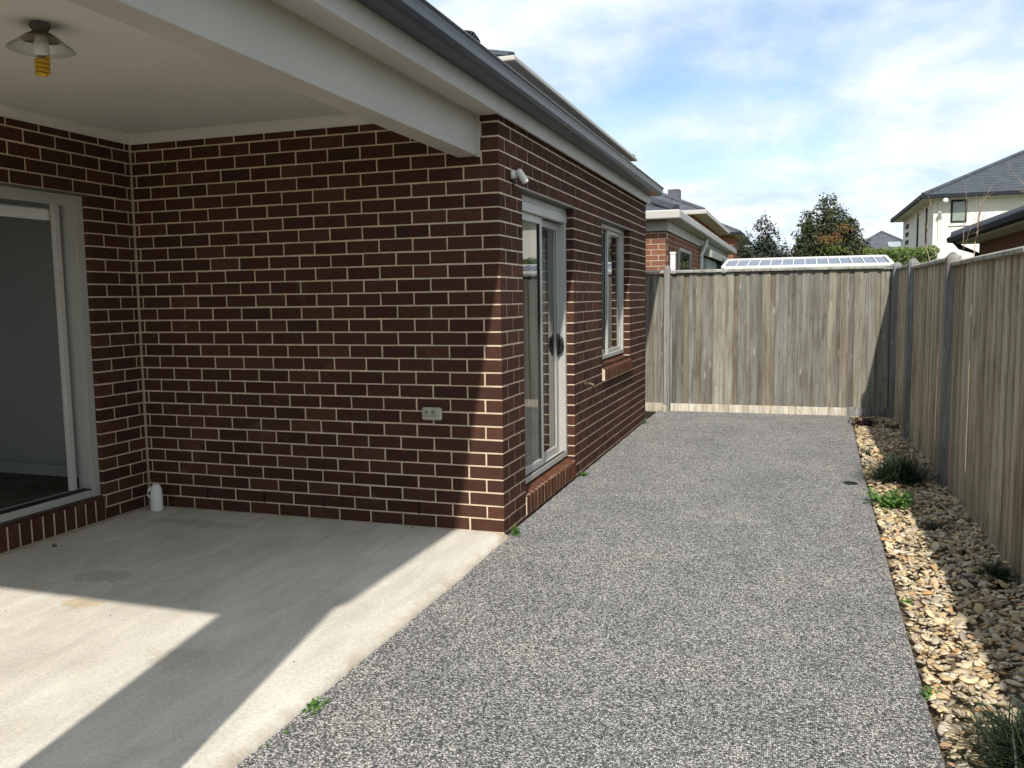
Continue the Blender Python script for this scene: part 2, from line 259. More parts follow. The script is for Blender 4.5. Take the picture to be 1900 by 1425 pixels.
# ------------------------------------------------------------------ mesh helpers
def link(o, parent=None, W=None):
    COL.objects.link(o); W = W or Matrix.Identity(4); o['_w'] = [x for r_ in W for x in r_]
    if parent is not None:
        pw = Matrix([list(parent['_w'])[i*4:i*4+4] for i in range(4)])
        o.parent = parent; o.matrix_parent_inverse = pw.inverted()
    o.matrix_basis = W; return o
def empty(name, loc, label=None, cat=None, group=None, parent=None):
    o = bpy.data.objects.new(name, None); o.empty_display_size = 0.1; link(o, parent, Matrix.Translation(loc)); tag(o, label, cat, group); return o
def tag(o, label=None, cat=None, group=None, kind=None):
    if label: o['label'] = label
    if cat: o['category'] = cat
    if group: o['group'] = group
    if kind: o['kind'] = kind
    return o
_S = [(sx, sy, sz) for sx in (-1, 1) for sy in (-1, 1) for sz in (-1, 1)]
def cbox_data(h, c):
    V = []; idx = {}
    for s in _S:
        for a in range(3):
            idx[(s, a)] = len(V); V.append(Vector([s[k]*(h[k] if k == a else h[k]-c) for k in range(3)]))
    F = []
    for a in range(3):
        b, d = [k for k in range(3) if k != a]
        for sg in (-1, 1):
            q = []
            for sb, sd in ((-1, -1), (1, -1), (1, 1), (-1, 1)):
                s = [0, 0, 0]; s[a] = sg; s[b] = sb; s[d] = sd; q.append(idx[(tuple(s), a)])
            F.append(q)
        for sb in (-1, 1):
            for sd in (-1, 1):
                s1 = [0, 0, 0]; s1[a] = -1; s1[b] = sb; s1[d] = sd; s2 = list(s1); s2[a] = 1; s1 = tuple(s1); s2 = tuple(s2)
                F.append([idx[(s1, b)], idx[(s1, d)], idx[(s2, d)], idx[(s2, b)]])
    for s in _S: F.append([idx[(s, 0)], idx[(s, 1)], idx[(s, 2)]])
    out = []
    for f in F:
        n = (V[f[1]]-V[f[0]]).cross(V[f[2]]-V[f[1]]); ce = sum((V[i] for i in f), Vector())/len(f)
        out.append(f if n.dot(ce) > 0 else f[::-1])
    return V, out
class MB:
    def __init__(s): s.v = []; s.f = []; s.r = []
    def add(s, V, F, W=None, r=0.0):
        n = len(s.v); s.v += [W @ Vector(x) if W else Vector(x) for x in V]; s.f += [[i+n for i in f] for f in F]; s.r += [r]*len(F); return s
    def box(s, x0, x1, y0, y1, z0, z1, W=None, r=0.0):
        V = [(x, y, z) for x in (x0, x1) for y in (y0, y1) for z in (z0, z1)]
        return s.add(V, [[0, 1, 3, 2], [4, 6, 7, 5], [0, 4, 5, 1], [2, 3, 7, 6], [0, 2, 6, 4], [1, 5, 7, 3]], W, r)
    def cbox(s, x0, x1, y0, y1, z0, z1, c=0.003, W=None, r=0.0):
        V, F = cbox_data(((x1-x0)/2, (y1-y0)/2, (z1-z0)/2), c); o = Vector(((x0+x1)/2, (y0+y1)/2, (z0+z1)/2))
        return s.add([x+o for x in V], F, W, r)
    def tube(s, pts, rad, n=8, cap=True, r=0.0):
        pts = [Vector(q) for q in pts]; rs = rad if isinstance(rad, (list, tuple)) else [rad]*len(pts); V = []; F = []
        pr = None
        for i, q in enumerate(pts):
            d = (pts[min(i+1, len(pts)-1)]-pts[max(i-1, 0)]).normalized()
            ref = Vector((0, 0, 1)) if abs(d.z) < 0.9 else Vector((1, 0, 0))
            a = d.cross(ref).normalized() if pr is None else (pr-d*pr.dot(d)).normalized()
            pr = a; b = d.cross(a)
            for k in range(n): V.append(q+(a*math.cos(2*PI*k/n)+b*math.sin(2*PI*k/n))*rs[i])
        for i in range(len(pts)-1):
            for k in range(n): F.append([i*n+k, i*n+(k+1) % n, (i+1)*n+(k+1) % n, (i+1)*n+k])
        if cap: F.append(list(range(n))[::-1]); F.append([(len(pts)-1)*n+k for k in range(n)])
        return s.add(V, F, None, r)
    def lathe(s, prof, W=None, n=24, cap=True, r=0.0):
        V = []; F = []
        for (rr, z) in prof:
            for k in range(n): V.append((rr*math.cos(2*PI*k/n), rr*math.sin(2*PI*k/n), z))
        for i in range(len(prof)-1):
            for k in range(n): F.append([i*n+k, i*n+(k+1) % n, (i+1)*n+(k+1) % n, (i+1)*n+k])
        if cap: F.append(list(range(n))[::-1]); F.append([(len(prof)-1)*n+k for k in range(n)])
        return s.add(V, F, W, r)
    def prism_y(s, prof, y0, y1, r=0.0):      # closed profile in x,z extruded along y
        n = len(prof); V = [(x, y0, z) for x, z in prof]+[(x, y1, z) for x, z in prof]
        F = [[i, (i+1) % n, n+(i+1) % n, n+i] for i in range(n)]+[list(range(n))[::-1], list(range(n, 2*n))]
        return s.add(V, F, None, r)
    def prism_x(s, prof, x0, x1, r=0.0):      # closed profile in y,z extruded along x
        n = len(prof); V = [(x0, y, z) for y, z in prof]+[(x1, y, z) for y, z in prof]
        F = [[i, (i+1) % n, n+(i+1) % n, n+i] for i in range(n)]+[list(range(n))[::-1], list(range(n, 2*n))]
        return s.add(V, F, None, r)
    def mesh(s, name, mat, smooth=False, fix=True):
        me = bpy.data.meshes.new(name); me.from_pydata([tuple(x) for x in s.v], [], s.f)
        if mat: me.materials.append(M[mat])
        if any(s.r):
            at = me.attributes.new('rnd', 'FLOAT', 'FACE'); at.data.foreach_set('value', s.r)
        if fix:
            bm = bmesh.new(); bm.from_mesh(me); bmesh.ops.recalc_face_normals(bm, faces=bm.faces); bm.to_mesh(me); bm.free()
        if smooth: me.polygons.foreach_set('use_smooth', [True]*len(me.polygons))
        me.update(); return me
    def build(s, name, mat, parent=None, smooth=False, fix=True, **kw):
        return tag(link(bpy.data.objects.new(name, s.mesh(name, mat, smooth, fix)), parent), **kw)
def inst(name, me, parent, W): return link(bpy.data.objects.new(name, me), parent, W)
T = lambda x, y, z: Matrix.Translation((x, y, z))
def RZ(a): return Matrix.Rotation(a, 4, 'Z')
def RX(a): return Matrix.Rotation(a, 4, 'X')
def RY(a): return Matrix.Rotation(a, 4, 'Y')
def bevelled(o, w=0.004, seg=2):
    md = o.modifiers.new('bevel', 'BEVEL'); md.width = w; md.segments = seg; md.limit_method = 'ANGLE'; return o
def project(q):
    d = Vector(q)-CAMP; z = d.dot(fw)
    if z < 0.1: return None
    return 950+FPX*d.dot(r2)/z, 712.5-FPX*d.dot(u2)/z, z

# ------------------------------------------------------------------ setting: ground, path, patio, gravel bed
GZ = -0.03
mb = MB(); mb.add([(-900, -900, -0.16), (900, -900, -0.16), (900, 1500, -0.16), (-900, 1500, -0.16)], [[0, 1, 2, 3]]); mb.build('ground', 'earth', kind='structure')
def path_edge(y): return 2.245 + 0.010*(y+2.1) + 0.0012*max(0, y+2.1)**2
mb = MB(); ys = [-7+0.5*i for i in range(28)]; V = []; F = []
for y in ys:
    yy = min(y, 6.36); e = path_edge(yy); V += [(0.004, yy, GZ), (e-0.02, yy, GZ), (e-0.006, yy, GZ-0.004), (e, yy, GZ-0.02), (e, yy, GZ-0.13)]
for i in range(len(ys)-1):
    for k in range(4): F.append([i*5+k, i*5+k+1, (i+1)*5+k+1, (i+1)*5+k])
mb.add(V, F); mb.build('path', 'aggregate', kind='structure')
mb = MB(); ys = [-6.2+0.1*i for i in range(63)]; V = []; F = []
for y in ys:                                   # patio slab with a worn rounded outer edge
    w = 0.012*mnoise.noise((0, y*1.7, 3.0)) + 0.006*mnoise.noise((5, y*7, 0))
    yy = min(y, 0.0)
    V += [(-2.90, yy, 0), (-0.10+w, yy, 0), (-0.03+w, yy, -0.003), (0.015+w, yy, -0.012), (0.035+w, yy, -0.03), (0.04+w, yy, -0.06)]
for i in range(len(ys)-1):
    for k in range(5): F.append([i*6+k, i*6+k+1, (i+1)*6+k+1, (i+1)*6+k])
mb.add(V, F); mb.build('patio_slab', 'concrete', smooth=True, kind='structure')
mb = MB(); ys = [-7+0.25*i for i in range(55)]; V = []; F = []
for y in ys:
    yy = min(y, 6.5)
    for k in range(7):
        x = path_edge(yy)+0.002+(2.99-path_edge(yy))*k/6.0
        V.append((x, yy, -0.075+0.02*mnoise.noise((x*3, yy*2, 1))))
for i in range(len(ys)-1):
    for k in range(6): F.append([i*7+k, i*7+k+1, (i+1)*7+k+1, (i+1)*7+k])
mb.add(V, F); bed = mb.build('gravel_bed', 'soil', smooth=True, kind='structure')
def stone_data(seed):
    rr = random.Random(seed); bm = bmesh.new(); bmesh.ops.create_icosphere(bm, subdivisions=2, radius=1.0)
    ax = (1.0, rr.uniform(0.55, 0.95), rr.uniform(0.15, 0.36)); off = Vector((rr.random()*50, rr.random()*50, 0))
    pl = [(Vector((rr.gauss(0, 1), rr.gauss(0, 1), rr.gauss(0, 1))).normalized(), rr.uniform(0.5, 0.9)) for _ in range(7)]
    for v in bm.verts:
        q = v.co.copy()
        for nrm, d in pl:
            k = q.dot(nrm)
            if k > d: q -= nrm*(k-d)*0.85
        q *= 1+0.10*mnoise.noise(q*1.3+off)
        v.co = Vector((q.x*ax[0], q.y*ax[1], q.z*ax[2]))
    V = [v.co.copy() for v in bm.verts]; F = [[v.index for v in f.verts] for f in bm.faces]; bm.free(); return V, F
STV = [stone_data(i+3) for i in range(14)]
STM = []
for V, F in STV:
    mb = MB(); mb.add(V, F); STM.append(mb.mesh('stone', 'stone', True, False))
stones = []
for i in range(11500):
    y = -2.6+8.9*R.random()**1.12; e = path_edge(y); x = R.uniform(e+0.012, 2.955)
    pass
    s = R.choice((0.007, 0.010, 0.014, 0.042 if i % 5 == 0 else 0.02, 0.012, 0.015, 0.018, 0.022, 0.03))*R.uniform(0.8, 1.3)
    if y > 3: s *= 0.9
    z = -0.062+R.random()**0.7*0.042+0.012*mnoise.noise((x*3, y*2, 1))
    x = max(x, e+s*0.8)
    W = T(x, y, z) @ RZ(R.uniform(0, 2*PI)) @ RX(R.gauss(0, 0.34)) @ RY(R.gauss(0, 0.34)) @ Matrix.Scale(s, 4)
    pr = project((x, y, z)); vis = 0
    if pr and pr[0] < 1905 and pr[1] < 1430: vis = s*s/(pr[2]**2)*(1.0 if z > -0.045 else 0.3)
    stones.append((vis, W, R.randrange(14), R.random()))
stones.sort(key=lambda q: -q[0])
for vis, W, k, r_ in stones[:300]: inst('stone', STM[k], bed, W)
mb = MB()
for vis, W, k, r_ in stones[300:]: mb.add(STV[k][0], STV[k][1], W, r_+0.001)
mb.build('stones', 'stone', bed, smooth=True, fix=False, kind='stuff')

mb = MB()
for i in range(220):                           # dry leaf litter and twigs between the stones
    y = R.uniform(-2.5, 6.2); x = R.uniform(path_edge(y)+0.02, 2.93); q = Vector((x, y, -0.028+R.random()*0.012)); d = Vector((R.gauss(0, 1), R.gauss(0, 1), 0)).normalized(); sd_ = d.cross(Vector((0, 0, 1))); l_ = R.uniform(0.010, 0.026); w_ = l_*R.uniform(0.18, 0.4)
    mb.add([q-d*l_, q+sd_*w_+Vector((0, 0, 0.004)), q+d*l_+Vector((0, 0, R.uniform(0, 0.008))), q-sd_*w_+Vector((0, 0, 0.004))], [[0, 1, 2], [0, 2, 3]])
mb.build('leaf_litter', 'bark', bed, fix=False, kind='stuff')
# ------------------------------------------------------------------ main house
house = empty('brick_house', (0, 0, 0), 'dark brown brick house with covered patio, glass sliding doors and slate gutter', 'house')
XW = -2.7975; YE = 5.315; CO = 0.086; DJ = 0.010
TOPZ = 2.632
# openings: S wall (x=0) in y, L wall (x=XW) in y
SD = (0.462, 1.83, 0.150, 2.226); SW = (2.885, 4.285, 0.85, 2.226); LD = (-2.85, -0.428, 0.165, 2.226)
def core(name, u0, u1, openings, fn):         # mortar core of a wall built as solid blocks around its openings
    mb = MB(); us = [u0]
    for a, b, z0, z1 in sorted(openings): us += [a, b]
    us.append(u1)
    for i in range(0, len(us), 2): fn(mb, us[i], us[i+1], -0.15, TOPZ)
    for a, b, z0, z1 in openings:
        fn(mb, a, b, -0.15, z0-0.02); fn(mb, a, b, z1+0.004, TOPZ)
    return mb.build(name, 'mortar', house)
REC = 0.0024
wallB = core('wall', XW+0.001, -REC, [], lambda m_, a, b, z0, z1: m_.box(a, b, REC, 0.11, z0, z1))
wallS = core('wall', 0.1105, YE-REC, [(SD[0]-REC, SD[1]+REC, SD[2], SD[3]), (SW[0]-REC, SW[1]+REC, SW[2], SW[3])], lambda m_, a, b, z0, z1: m_.box(-0.106, -REC, a, b, z0, z1))
wallL = core('wall', -4.6, 0.0, [(LD[0]-REC, LD[1]+REC, LD[2], LD[3])], lambda m_, a, b, z0, z1: m_.box(XW-0.11, XW-REC, a, b, z0, z1))
bricks = []      # (visibility, W, length, depthdir, parent)
def add_brick(cx, cy, cz, lx, ly, lz, parent, n):
    pr = project((cx, cy, cz)); vis = 0
    if pr and -20 < pr[0] < 1920 and -20 < pr[1] < 1440:
        d = Vector((cx, cy, cz))-CAMP; cs = max(0.02, -d.normalized().dot(n)); L_ = lx if abs(n.y) > 0.5 else ly
        vis = L_*lz*cs/pr[2]**2
        if pr[0] < 700 and cz > 2.5: vis *= 0.3
    bricks.append((vis, cx, cy, cz, lx, ly, lz, parent))
NB = 31
for k in range(-1, NB):
    z0 = k*CO; z1 = min(z0+0.076, TOPZ-0.002)
    if z1-z0 < 0.02: continue
    zc_ = (z0+z1)/2; hz_ = z1-z0; odd = (k % 2 == 0)      # course 1 is k = 0
    # B wall from the outer corner leftwards
    L0 = 0.23 if odd else 0.11
    add_brick(-L0/2, 0.055 if odd else 0.115, zc_, L0, 0.11 if odd else 0.23, hz_, wallB, Vector((0, -1, 0)))
    x = -L0-DJ
    while x > XW+0.03:
        x2 = max(x-0.23, XW+0.009)
        if k >= 28 and -0.30 < x2 < -0.10: pass
        add_brick((x+x2)/2, 0.055, zc_, x-x2, 0.11, hz_, wallB, Vector((0, -1, 0))); x = x2-DJ
    # S wall from the outer corner away
    y = (0.11 if odd else 0.23)+DJ
    segs = []
    ops = [o for o in (SD, SW) if z1 > o[2]+0.0 and z0 < o[3]-0.02]
    while y < YE-0.005:
        y2 = min(y+0.23, YE)
        a, b = y, y2; keep = [(a, b)]
        for o in ops:
            nk = []
            for a, b in keep:
                if b <= o[0] or a >= o[1]: nk.append((a, b)); continue
                if a < o[0]: nk.append((a, o[0]))
                if b > o[1]: nk.append((o[1], b))
            keep = nk
        for a, b in keep:
            if b-a > 0.018: segs.append((a, b))
        y = y2+DJ
    def close(segs, ops, end=None):
        segs = [list(q) for q in segs]
        for o in ops:
            le = [q for q in segs if q[1] <= o[0]+1e-6]; ri = [q for q in segs if q[0] >= o[1]-1e-6]
            if le: max(le, key=lambda q: q[1])[1] = o[0]
            if ri: min(ri, key=lambda q: q[0])[0] = o[1]
        if end is not None and segs: max(segs, key=lambda q: q[1])[1] = end
        return segs
    segs = close([q for q in segs if q[1]-q[0] > 0.05], ops, YE)
    for a, b in segs: add_brick(-0.055, (a+b)/2, zc_, 0.11, b-a, hz_, wallS, Vector((1, 0, 0)))
    # L wall from the inner corner towards the viewer
    y = -0.009; first = 0.05-0.014 if odd else 0.17-0.014
    lsegs = []; lens = [first]; op = [LD] if (z1 > LD[2] and z0 < LD[3]-0.02) else []
    while y > -4.5:
        ln = lens.pop() if lens else 0.23
        a, b = y-ln, y; keep = [(a, b)]
        for o in op:
            nk = []
            for a, b in keep:
                if b <= o[0] or a >= o[1]: nk.append((a, b)); continue
                if a < o[0]: nk.append((a, o[0]))
                if b > o[1]: nk.append((o[1], b))
            keep = nk
        for a, b in keep:
            if b-a > 0.03: lsegs.append((a, b))
        y = y-ln-DJ
    for a, b in close(lsegs, op): add_brick(XW-0.055, (a+b)/2, zc_, 0.11, b-a, hz_, wallL, Vector((1, 0, 0)))
# brick pier at the outer end of the patio
PX0, PX1, PY0, PY1 = -0.40, 0.06, -4.22, -3.76
mb = MB(); mb.box(PX0+REC, PX1-REC, PY0+REC, PY1-REC, -0.05, 2.371); pier = mb.build('pier', 'mortar', house)
for k in range(0, 28):
    z0 = k*CO; z1 = min(z0+0.076, 2.369); zc_ = (z0+z1)/2; hz_ = z1-z0
    if hz_ < 0.02: continue
    if k % 2: qs = [(PX0, PX0+0.225, PY0, PY0+0.11), (PX0+0.235, PX1, PY0, PY0+0.11), (PX0, PX0+0.225, PY1-0.11, PY1), (PX0+0.235, PX1, PY1-0.11, PY1), (PX0, PX0+0.11, PY0+0.12, PY1-0.12), (PX1-0.11, PX1, PY0+0.12, PY1-0.12)]
    else: qs = [(PX0, PX0+0.11, PY0, PY0+0.225), (PX0, PX0+0.11, PY0+0.235, PY1), (PX1-0.11, PX1, PY0, PY0+0.225), (PX1-0.11, PX1, PY0+0.235, PY1), (PX0+0.12, PX1-0.12, PY0, PY0+0.11), (PX0+0.12, PX1-0.12, PY1-0.11, PY1)]
    for a, b, c_, d_ in qs: bricks.append((0, (a+b)/2, (c_+d_)/2, zc_, b-a, d_-c_, hz_, pier))
bricks.sort(key=lambda q: -q[0])
BM = {}
def brick_mesh(lx, ly, lz, mat='brick', name='brick', c_=0.0018):
    key = (round(lx, 3), round(ly, 3), round(lz, 3), mat, R.randrange(3))
    if key not in BM:
        V, F = cbox_data((lx/2, ly/2, lz/2), c_)
        V = [v+Vector((R.uniform(-1, 1), R.uniform(-1, 1), R.uniform(-1, 1)))*0.0006 for v in V]
        mb = MB(); mb.add(V, F); BM[key] = mb.mesh(name, mat, False, False)
    return BM[key]
for q in bricks[:300]:
    vis, cx, cy, cz, lx, ly, lz, par = q
    inst('brick', brick_mesh(lx, ly, lz), par, T(cx+R.uniform(-1, 1)*0.0008, cy+R.uniform(-1, 1)*0.0004, cz+R.uniform(-1, 1)*0.0012) @ RZ(R.uniform(-1, 1)*0.004) @ RY(R.uniform(-1, 1)*0.005))
mb = MB()
for q in bricks[300:]:
    vis, cx, cy, cz, lx, ly, lz, par = q
    V, F = cbox_data((lx/2, ly/2, lz/2), 0.0018)
    mb.add(V, F, T(cx+R.uniform(-1, 1)*0.0004, cy+R.uniform(-1, 1)*0.0004, cz+R.uniform(-1, 1)*0.001) @ RZ(R.uniform(-1, 1)*0.004), R.random()+0.001)
mb.build('bricks', 'brick', house, fix=False, kind='stuff')
# weep holes in the second course of the patio wall
for X in (-0.595, -1.315, -1.795, -2.275):
    mb = MB(); mb.box(X-0.0055, X+0.0055, 0.0005, 0.006, CO-0.006, CO+0.078); mb.build('weep_hole', 'dark', wallB)
# house body behind the brick skin (cavity side), so that no light leaks through
mb = MB(); mb.box(-9.0, XW-0.12, 0.11, 0.2, -0.1, 2.66); mb.box(XW-0.12, -0.12, 0.112, 0.2, -0.1, 2.66); mb.box(-9.0, -0.113, YE-0.115, YE-0.002, -0.1, 2.66)
mb.box(-9.1, -9.0, -6.2, -4.4, -0.1, 2.66); mb.box(-9.1, -9.0, -3.2, YE, -0.1, 2.66); mb.box(-9.1, -9.0, -4.4, -3.2, -0.1, 1.0); mb.box(-9.1, -9.0, -4.4, -3.2, 2.2, 2.66); mb.box(-9.0, XW-0.12, -6.2, -6.1, -0.1, 2.66); mb.box(XW-0.2, XW-0.115, -6.2, -4.6, -0.1, 2.66)  # unseen opening added in the rear wall to light the room
mb.build('interior_wall', 'paintwall', house)
mb = MB(); mb.box(-9.0, XW-0.02, -6.1, 0.11, -0.05, 0.17); mb.build('interior_floor', 'floorboard', house)
mb = MB(); mb.box(-9.0, -0.112, 0.2, YE-0.12, -0.05, 0.16); mb.build('interior_floor', 'floorboard', house)
mb = MB(); mb.box(-9.0, XW-0.12, -0.012, 0.0, 0.172, 0.26); mb.build('skirting_board', 'paintwall', house)
mb = MB(); mb.box(-2.75, -2.65, 0.2, YE-0.12, 0.16, 2.66); mb.box(-2.6, -0.108, 2.28, 2.36, 0.16, 2.66); mb.build('partition_wall', 'paintwall', house)
# pale curtains added behind the side glazing, standing in for its reflections
def added_curtain(y0, y1, x, z0, z1):
    mb = MB(); n = int((y1-y0)/0.018); V = []; F = []
    for i in range(n+1):
        y = y0+(y1-y0)*i/n; w = 0.022*math.sin(i*0.9)+0.008*math.sin(i*0.37)
        V += [(x+w, y, z0), (x+w, y, z1)]
    for i in range(n): F.append([2*i, 2*i+2, 2*i+3, 2*i+1])
    mb.add(V, F); o = mb.build('added_curtain', 'added_curtain', house, smooth=True, fix=False); md = o.modifiers.new('thick', 'SOLIDIFY'); md.thickness = 0.003
added_curtain(0.35, 1.02, -0.23, 0.18, 2.3); added_curtain(1.45, 1.98, -0.23, 0.18, 2.3); added_curtain(3.4, 4.45, -0.23, 0.6, 2.3)

# ceiling, cornice, beams, soffit, fascia, gutter, roof
CZ = 2.690
mb = MB(); mb.box(XW-0.02, -0.20, -4.2, 0.02, CZ, CZ+0.02); mb.build('ceiling', 'ceiling', house)
def cove(): return [(0.0, 0.0), (0.012, 0.0), (0.016, 0.012), (0.028, 0.030), (0.046, 0.046), (0.060, 0.052), (0.062, 0.066), (0.0, 0.066)]
mb = MB(); mb.prism_x([(-a, 2.620+b+0.002) for a, b in cove()], XW+0.0, -0.272); mb.build('cornice', 'ceiling', house)
mb = MB(); mb.prism_y([(XW+0.001+a, 2.621+b+0.002) for a, b in cove()], -4.04, -0.001); mb.build('cornice', 'ceiling', house)
mb = MB(); mb.box(-0.270, -0.131, -4.19, -0.004, 2.371, 2.70); bevelled(mb.build('beam', 'beam', house))
mb = MB(); mb.box(XW, -0.272, -4.19, -4.05, 2.3715, 2.70); bevelled(mb.build('beam', 'beam', house))
mb = MB(); mb.box(-0.142, -0.118, -0.020, -0.0015, 2.366, 2.615); bevelled(mb.build('beam_end_trim', 'fascia', house), 0.002)
mb = MB(); mb.box(-0.1305, 0.022, -4.24, YE+0.03, 2.617, 2.629); mb.build('soffit', 'soffit', house)
mb = MB(); mb.box(-0.13, 0.022, -4.24, -4.195, 2.60, 2.616); mb.box(XW, -0.13, -4.24, -4.192, 2.60, 2.70); mb.build('end_soffit', 'soffit', house)
roof = MB(); roof.prism_y([(0.10, 2.800), (0.10, 2.775), (-0.05, 2.74), (-9.2, 2.74), (-4.6, 4.68)], -4.26, YE+0.12); roof = roof.build('roof', 'tile', house)
for a, b in ((-4.26, 0.373), (0.376, YE+0.07)):
    mb = MB(); mb.box(0.022, 0.043, a, b, 2.598, 2.755); bevelled(mb.build('fascia', 'fascia', roof), 0.003)
gp = [(0.0445, 2.700), (0.150, 2.696), (0.172, 2.704), (0.184, 2.724), (0.187, 2.752), (0.192, 2.774), (0.200, 2.778), (0.203, 2.785), (0.199, 2.791), (0.190, 2.790), (0.182, 2.776), (0.178, 2.752), (0.172, 2.728), (0.150, 2.706), (0.0445, 2.710)]
mb = MB(); mb.prism_y(gp, -4.26, YE+0.10); mb.build('gutter', 'gutter', roof)
mb = MB(); mb.prism_y([(0.045, 2.702), (0.15, 2.698), (0.183, 2.727), (0.190, 2.776), (0.045, 2.776)], YE+0.10, YE+0.104); mb.build('gutter_end', 'gutter', roof)
mb = MB(); mb.prism_y([(0.021, 2.60), (0.021, 2.755), (-0.4, 2.93), (-0.4, 2.60)], YE+0.03, YE+0.07); mb.build('barge_board', 'fascia', roof)
# end fascia over the patio mouth
mb = MB(); mb.box(XW, 0.02, -4.262, -4.242, 2.598, 2.755); mb.build('fascia', 'fascia', roof)
# roof ventilator
vx, vy, vz = -1.0, 2.02, 3.36
vent = MB(); vent.lathe([(0.085, -0.25), (0.085, 0.24), (0.10, 0.25), (0.10, 0.26)], T(vx, vy, vz), 20); vent = vent.build('roof_ventilator', 'gutter_dark', roof, True)
for i in range(18):
    a = 2*PI*i/18; mb = MB(); pts = []
    for j in range(6):
        th = j/5.0*PI; pts.append((vx+math.cos(a+0.25*j)*(0.085+0.04*math.sin(th)), vy+math.sin(a+0.25*j)*(0.085+0.04*math.sin(th)), vz+0.26+0.13*j/5.0))
    mb.tube(pts, 0.013, 4); mb.build('ventilator_blade', 'gutter_dark', vent)
mb = MB(); mb.lathe([(0.10, 0.39), (0.09, 0.405), (0.04, 0.42), (0.0, 0.422)], T(vx, vy, vz), 18, False); mb.build('ventilator_cap', 'gutter_dark', vent, True)

# sliding door in the side wall
def frame_y(mb, x0, x1, y0, y1, z0, z1, w, c_=0.003):       # rectangular frame lying in a plane of constant x
    mb.cbox(x0, x1, y0, y0+w, z0, z1, c_); mb.cbox(x0, x1, y1-w, y1, z0, z1, c_)
    mb.cbox(x0, x1, y0+w, y1-w, z0, z0+w, c_); mb.cbox(x0, x1, y0+w, y1-w, z1-w, z1, c_)
def lintel(o, name='lintel'):
    mb = MB(); mb.box(-0.105, 0.004, o[0]-0.10, o[1]+0.10, o[3]-0.009, o[3]+0.0005); mb.build(name, 'steel_lintel', house)
mb = MB(); y0, y1, z0, z1 = SD[0]+0.004, SD[1]-0.004, SD[2]+0.018, SD[3]-0.012
frame_y(mb, -0.175, -0.062, y0, y1, z0, z1, 0.045); mb.cbox(-0.10, -0.056, y0, y1, z1-0.115, z1-0.046, 0.003)
sd = mb.build('sliding_door', 'alu', house)
ym = (y0+y1)/2
mb = MB(); frame_y(mb, -0.112, -0.082, y0+0.046, ym+0.045, z0+0.046, z1-0.116, 0.055); mb.build('sash', 'alu', sd)
mb = MB(); mb.box(-0.099, -0.094, y0+0.10, ym-0.009, z0+0.10, z1-0.17); mb.build('pane', 'glass', sd)
mb = MB(); frame_y(mb, -0.155, -0.122, ym-0.03, y1-0.046, z0+0.046, z1-0.116, 0.055); mb.build('sash', 'alu', sd)
mb = MB(); mb.box(-0.141, -0.136, ym+0.024, y1-0.100, z0+0.10, z1-0.17); mb.build('pane', 'glass', sd)
mb = MB(); mb.box(-0.096, -0.083, ym-0.022, ym-0.0105, z0+0.10, z1-0.17); mb.box(-0.1235, -0.1215, y1-0.105, y1-0.098, z0+0.10, z1-0.17); mb.build('seal', 'alu_dark', sd)
mb = MB(); mb.box(-0.09, -0.066, y0+0.05, y1-0.05, z0+0.045, z0+0.0475); mb.build('track', 'alu_dark', sd)
hy = y1-0.075; mb = MB(); mb.cbox(-0.1215, -0.108, hy-0.022, hy+0.022, 1.02, 1.20, 0.004)
mb.tube([(-0.112, hy, 1.05), (-0.092, hy+0.003, 1.06), (-0.086, hy+0.004, 1.11), (-0.092, hy+0.003, 1.16), (-0.112, hy, 1.17)], 0.017, 8); mb.build('handle', 'black', sd, smooth=True)
lintel(SD)
# window in the side wall
mb = MB(); y0, y1, z0, z1 = SW[0]+0.004, SW[1]-0.004, SW[2]+0.03, SW[3]-0.012; ym = (y0+y1)/2
frame_y(mb, -0.165, -0.065, y0, y1, z0, z1, 0.04); win = mb.build('window', 'alu', house)
mb = MB(); frame_y(mb, -0.155, -0.128, y0+0.041, ym+0.03, z0+0.041, z1-0.041, 0.04); mb.build('sash', 'alu', win)
mb = MB(); mb.box(-0.143, -0.138, y0+0.08, ym-0.01, z0+0.08, z1-0.08); mb.build('pane', 'glass', win)
mb = MB(); frame_y(mb, -0.118, -0.090, ym-0.03, y1-0.041, z0+0.041, z1-0.041, 0.04); mb.build('sash', 'alu', win)
mb = MB(); mb.box(-0.106, -0.101, ym+0.01, y1-0.08, z0+0.08, z1-0.08); mb.build('pane', 'glass', win)
mb = MB(); mb.box(-0.126, -0.119, ym-0.03, ym-0.015, z0+0.05, z1-0.05); mb.box(-0.112, -0.072, y0+0.0401, y0+0.043, z0+0.042, z1-0.042); mb.build('seal', 'alu_dark', win)
lintel(SW)
# sliding door in the patio side wall
def frame_L(mb, x0, x1, y0, y1, z0, z1, w): frame_y(mb, x0, x1, y0, y1, z0, z1, w)
mb = MB(); y0, y1, z0, z1 = LD[0]+0.004, LD[1]-0.004, LD[2]+0.006, LD[3]-0.010; X = XW
frame_y(mb, X-0.165, X-0.035, y0, y1, z0, z1, 0.05)
mb.cbox(X-0.034, X-0.028, y0, y1, z1-0.075, z1, 0.002); mb.cbox(X-0.034, X-0.028, y1-0.07, y1, z0, z1-0.076, 0.002)
ld = mb.build('sliding_door', 'alu', house)
mb = MB(); mb.box(X-0.128, X-0.040, y0+0.05, y1-0.05, z0+0.050, z0+0.0525); mb.build('track', 'alu_dark', ld)
ym = (y0+y1)/2
mb = MB(); mb.cbox(X-0.158, X-0.122, y1-0.150, y1-0.105, z0+0.054, z1-0.051, 0.003); mb.build('lock_stile', 'fascia', ld)
mb = MB(); frame_y(mb, X-0.155, X-0.125, y0+0.10, ym+0.08, z0+0.054, z1-0.051, 0.05); mb.build('sash', 'alu', ld)
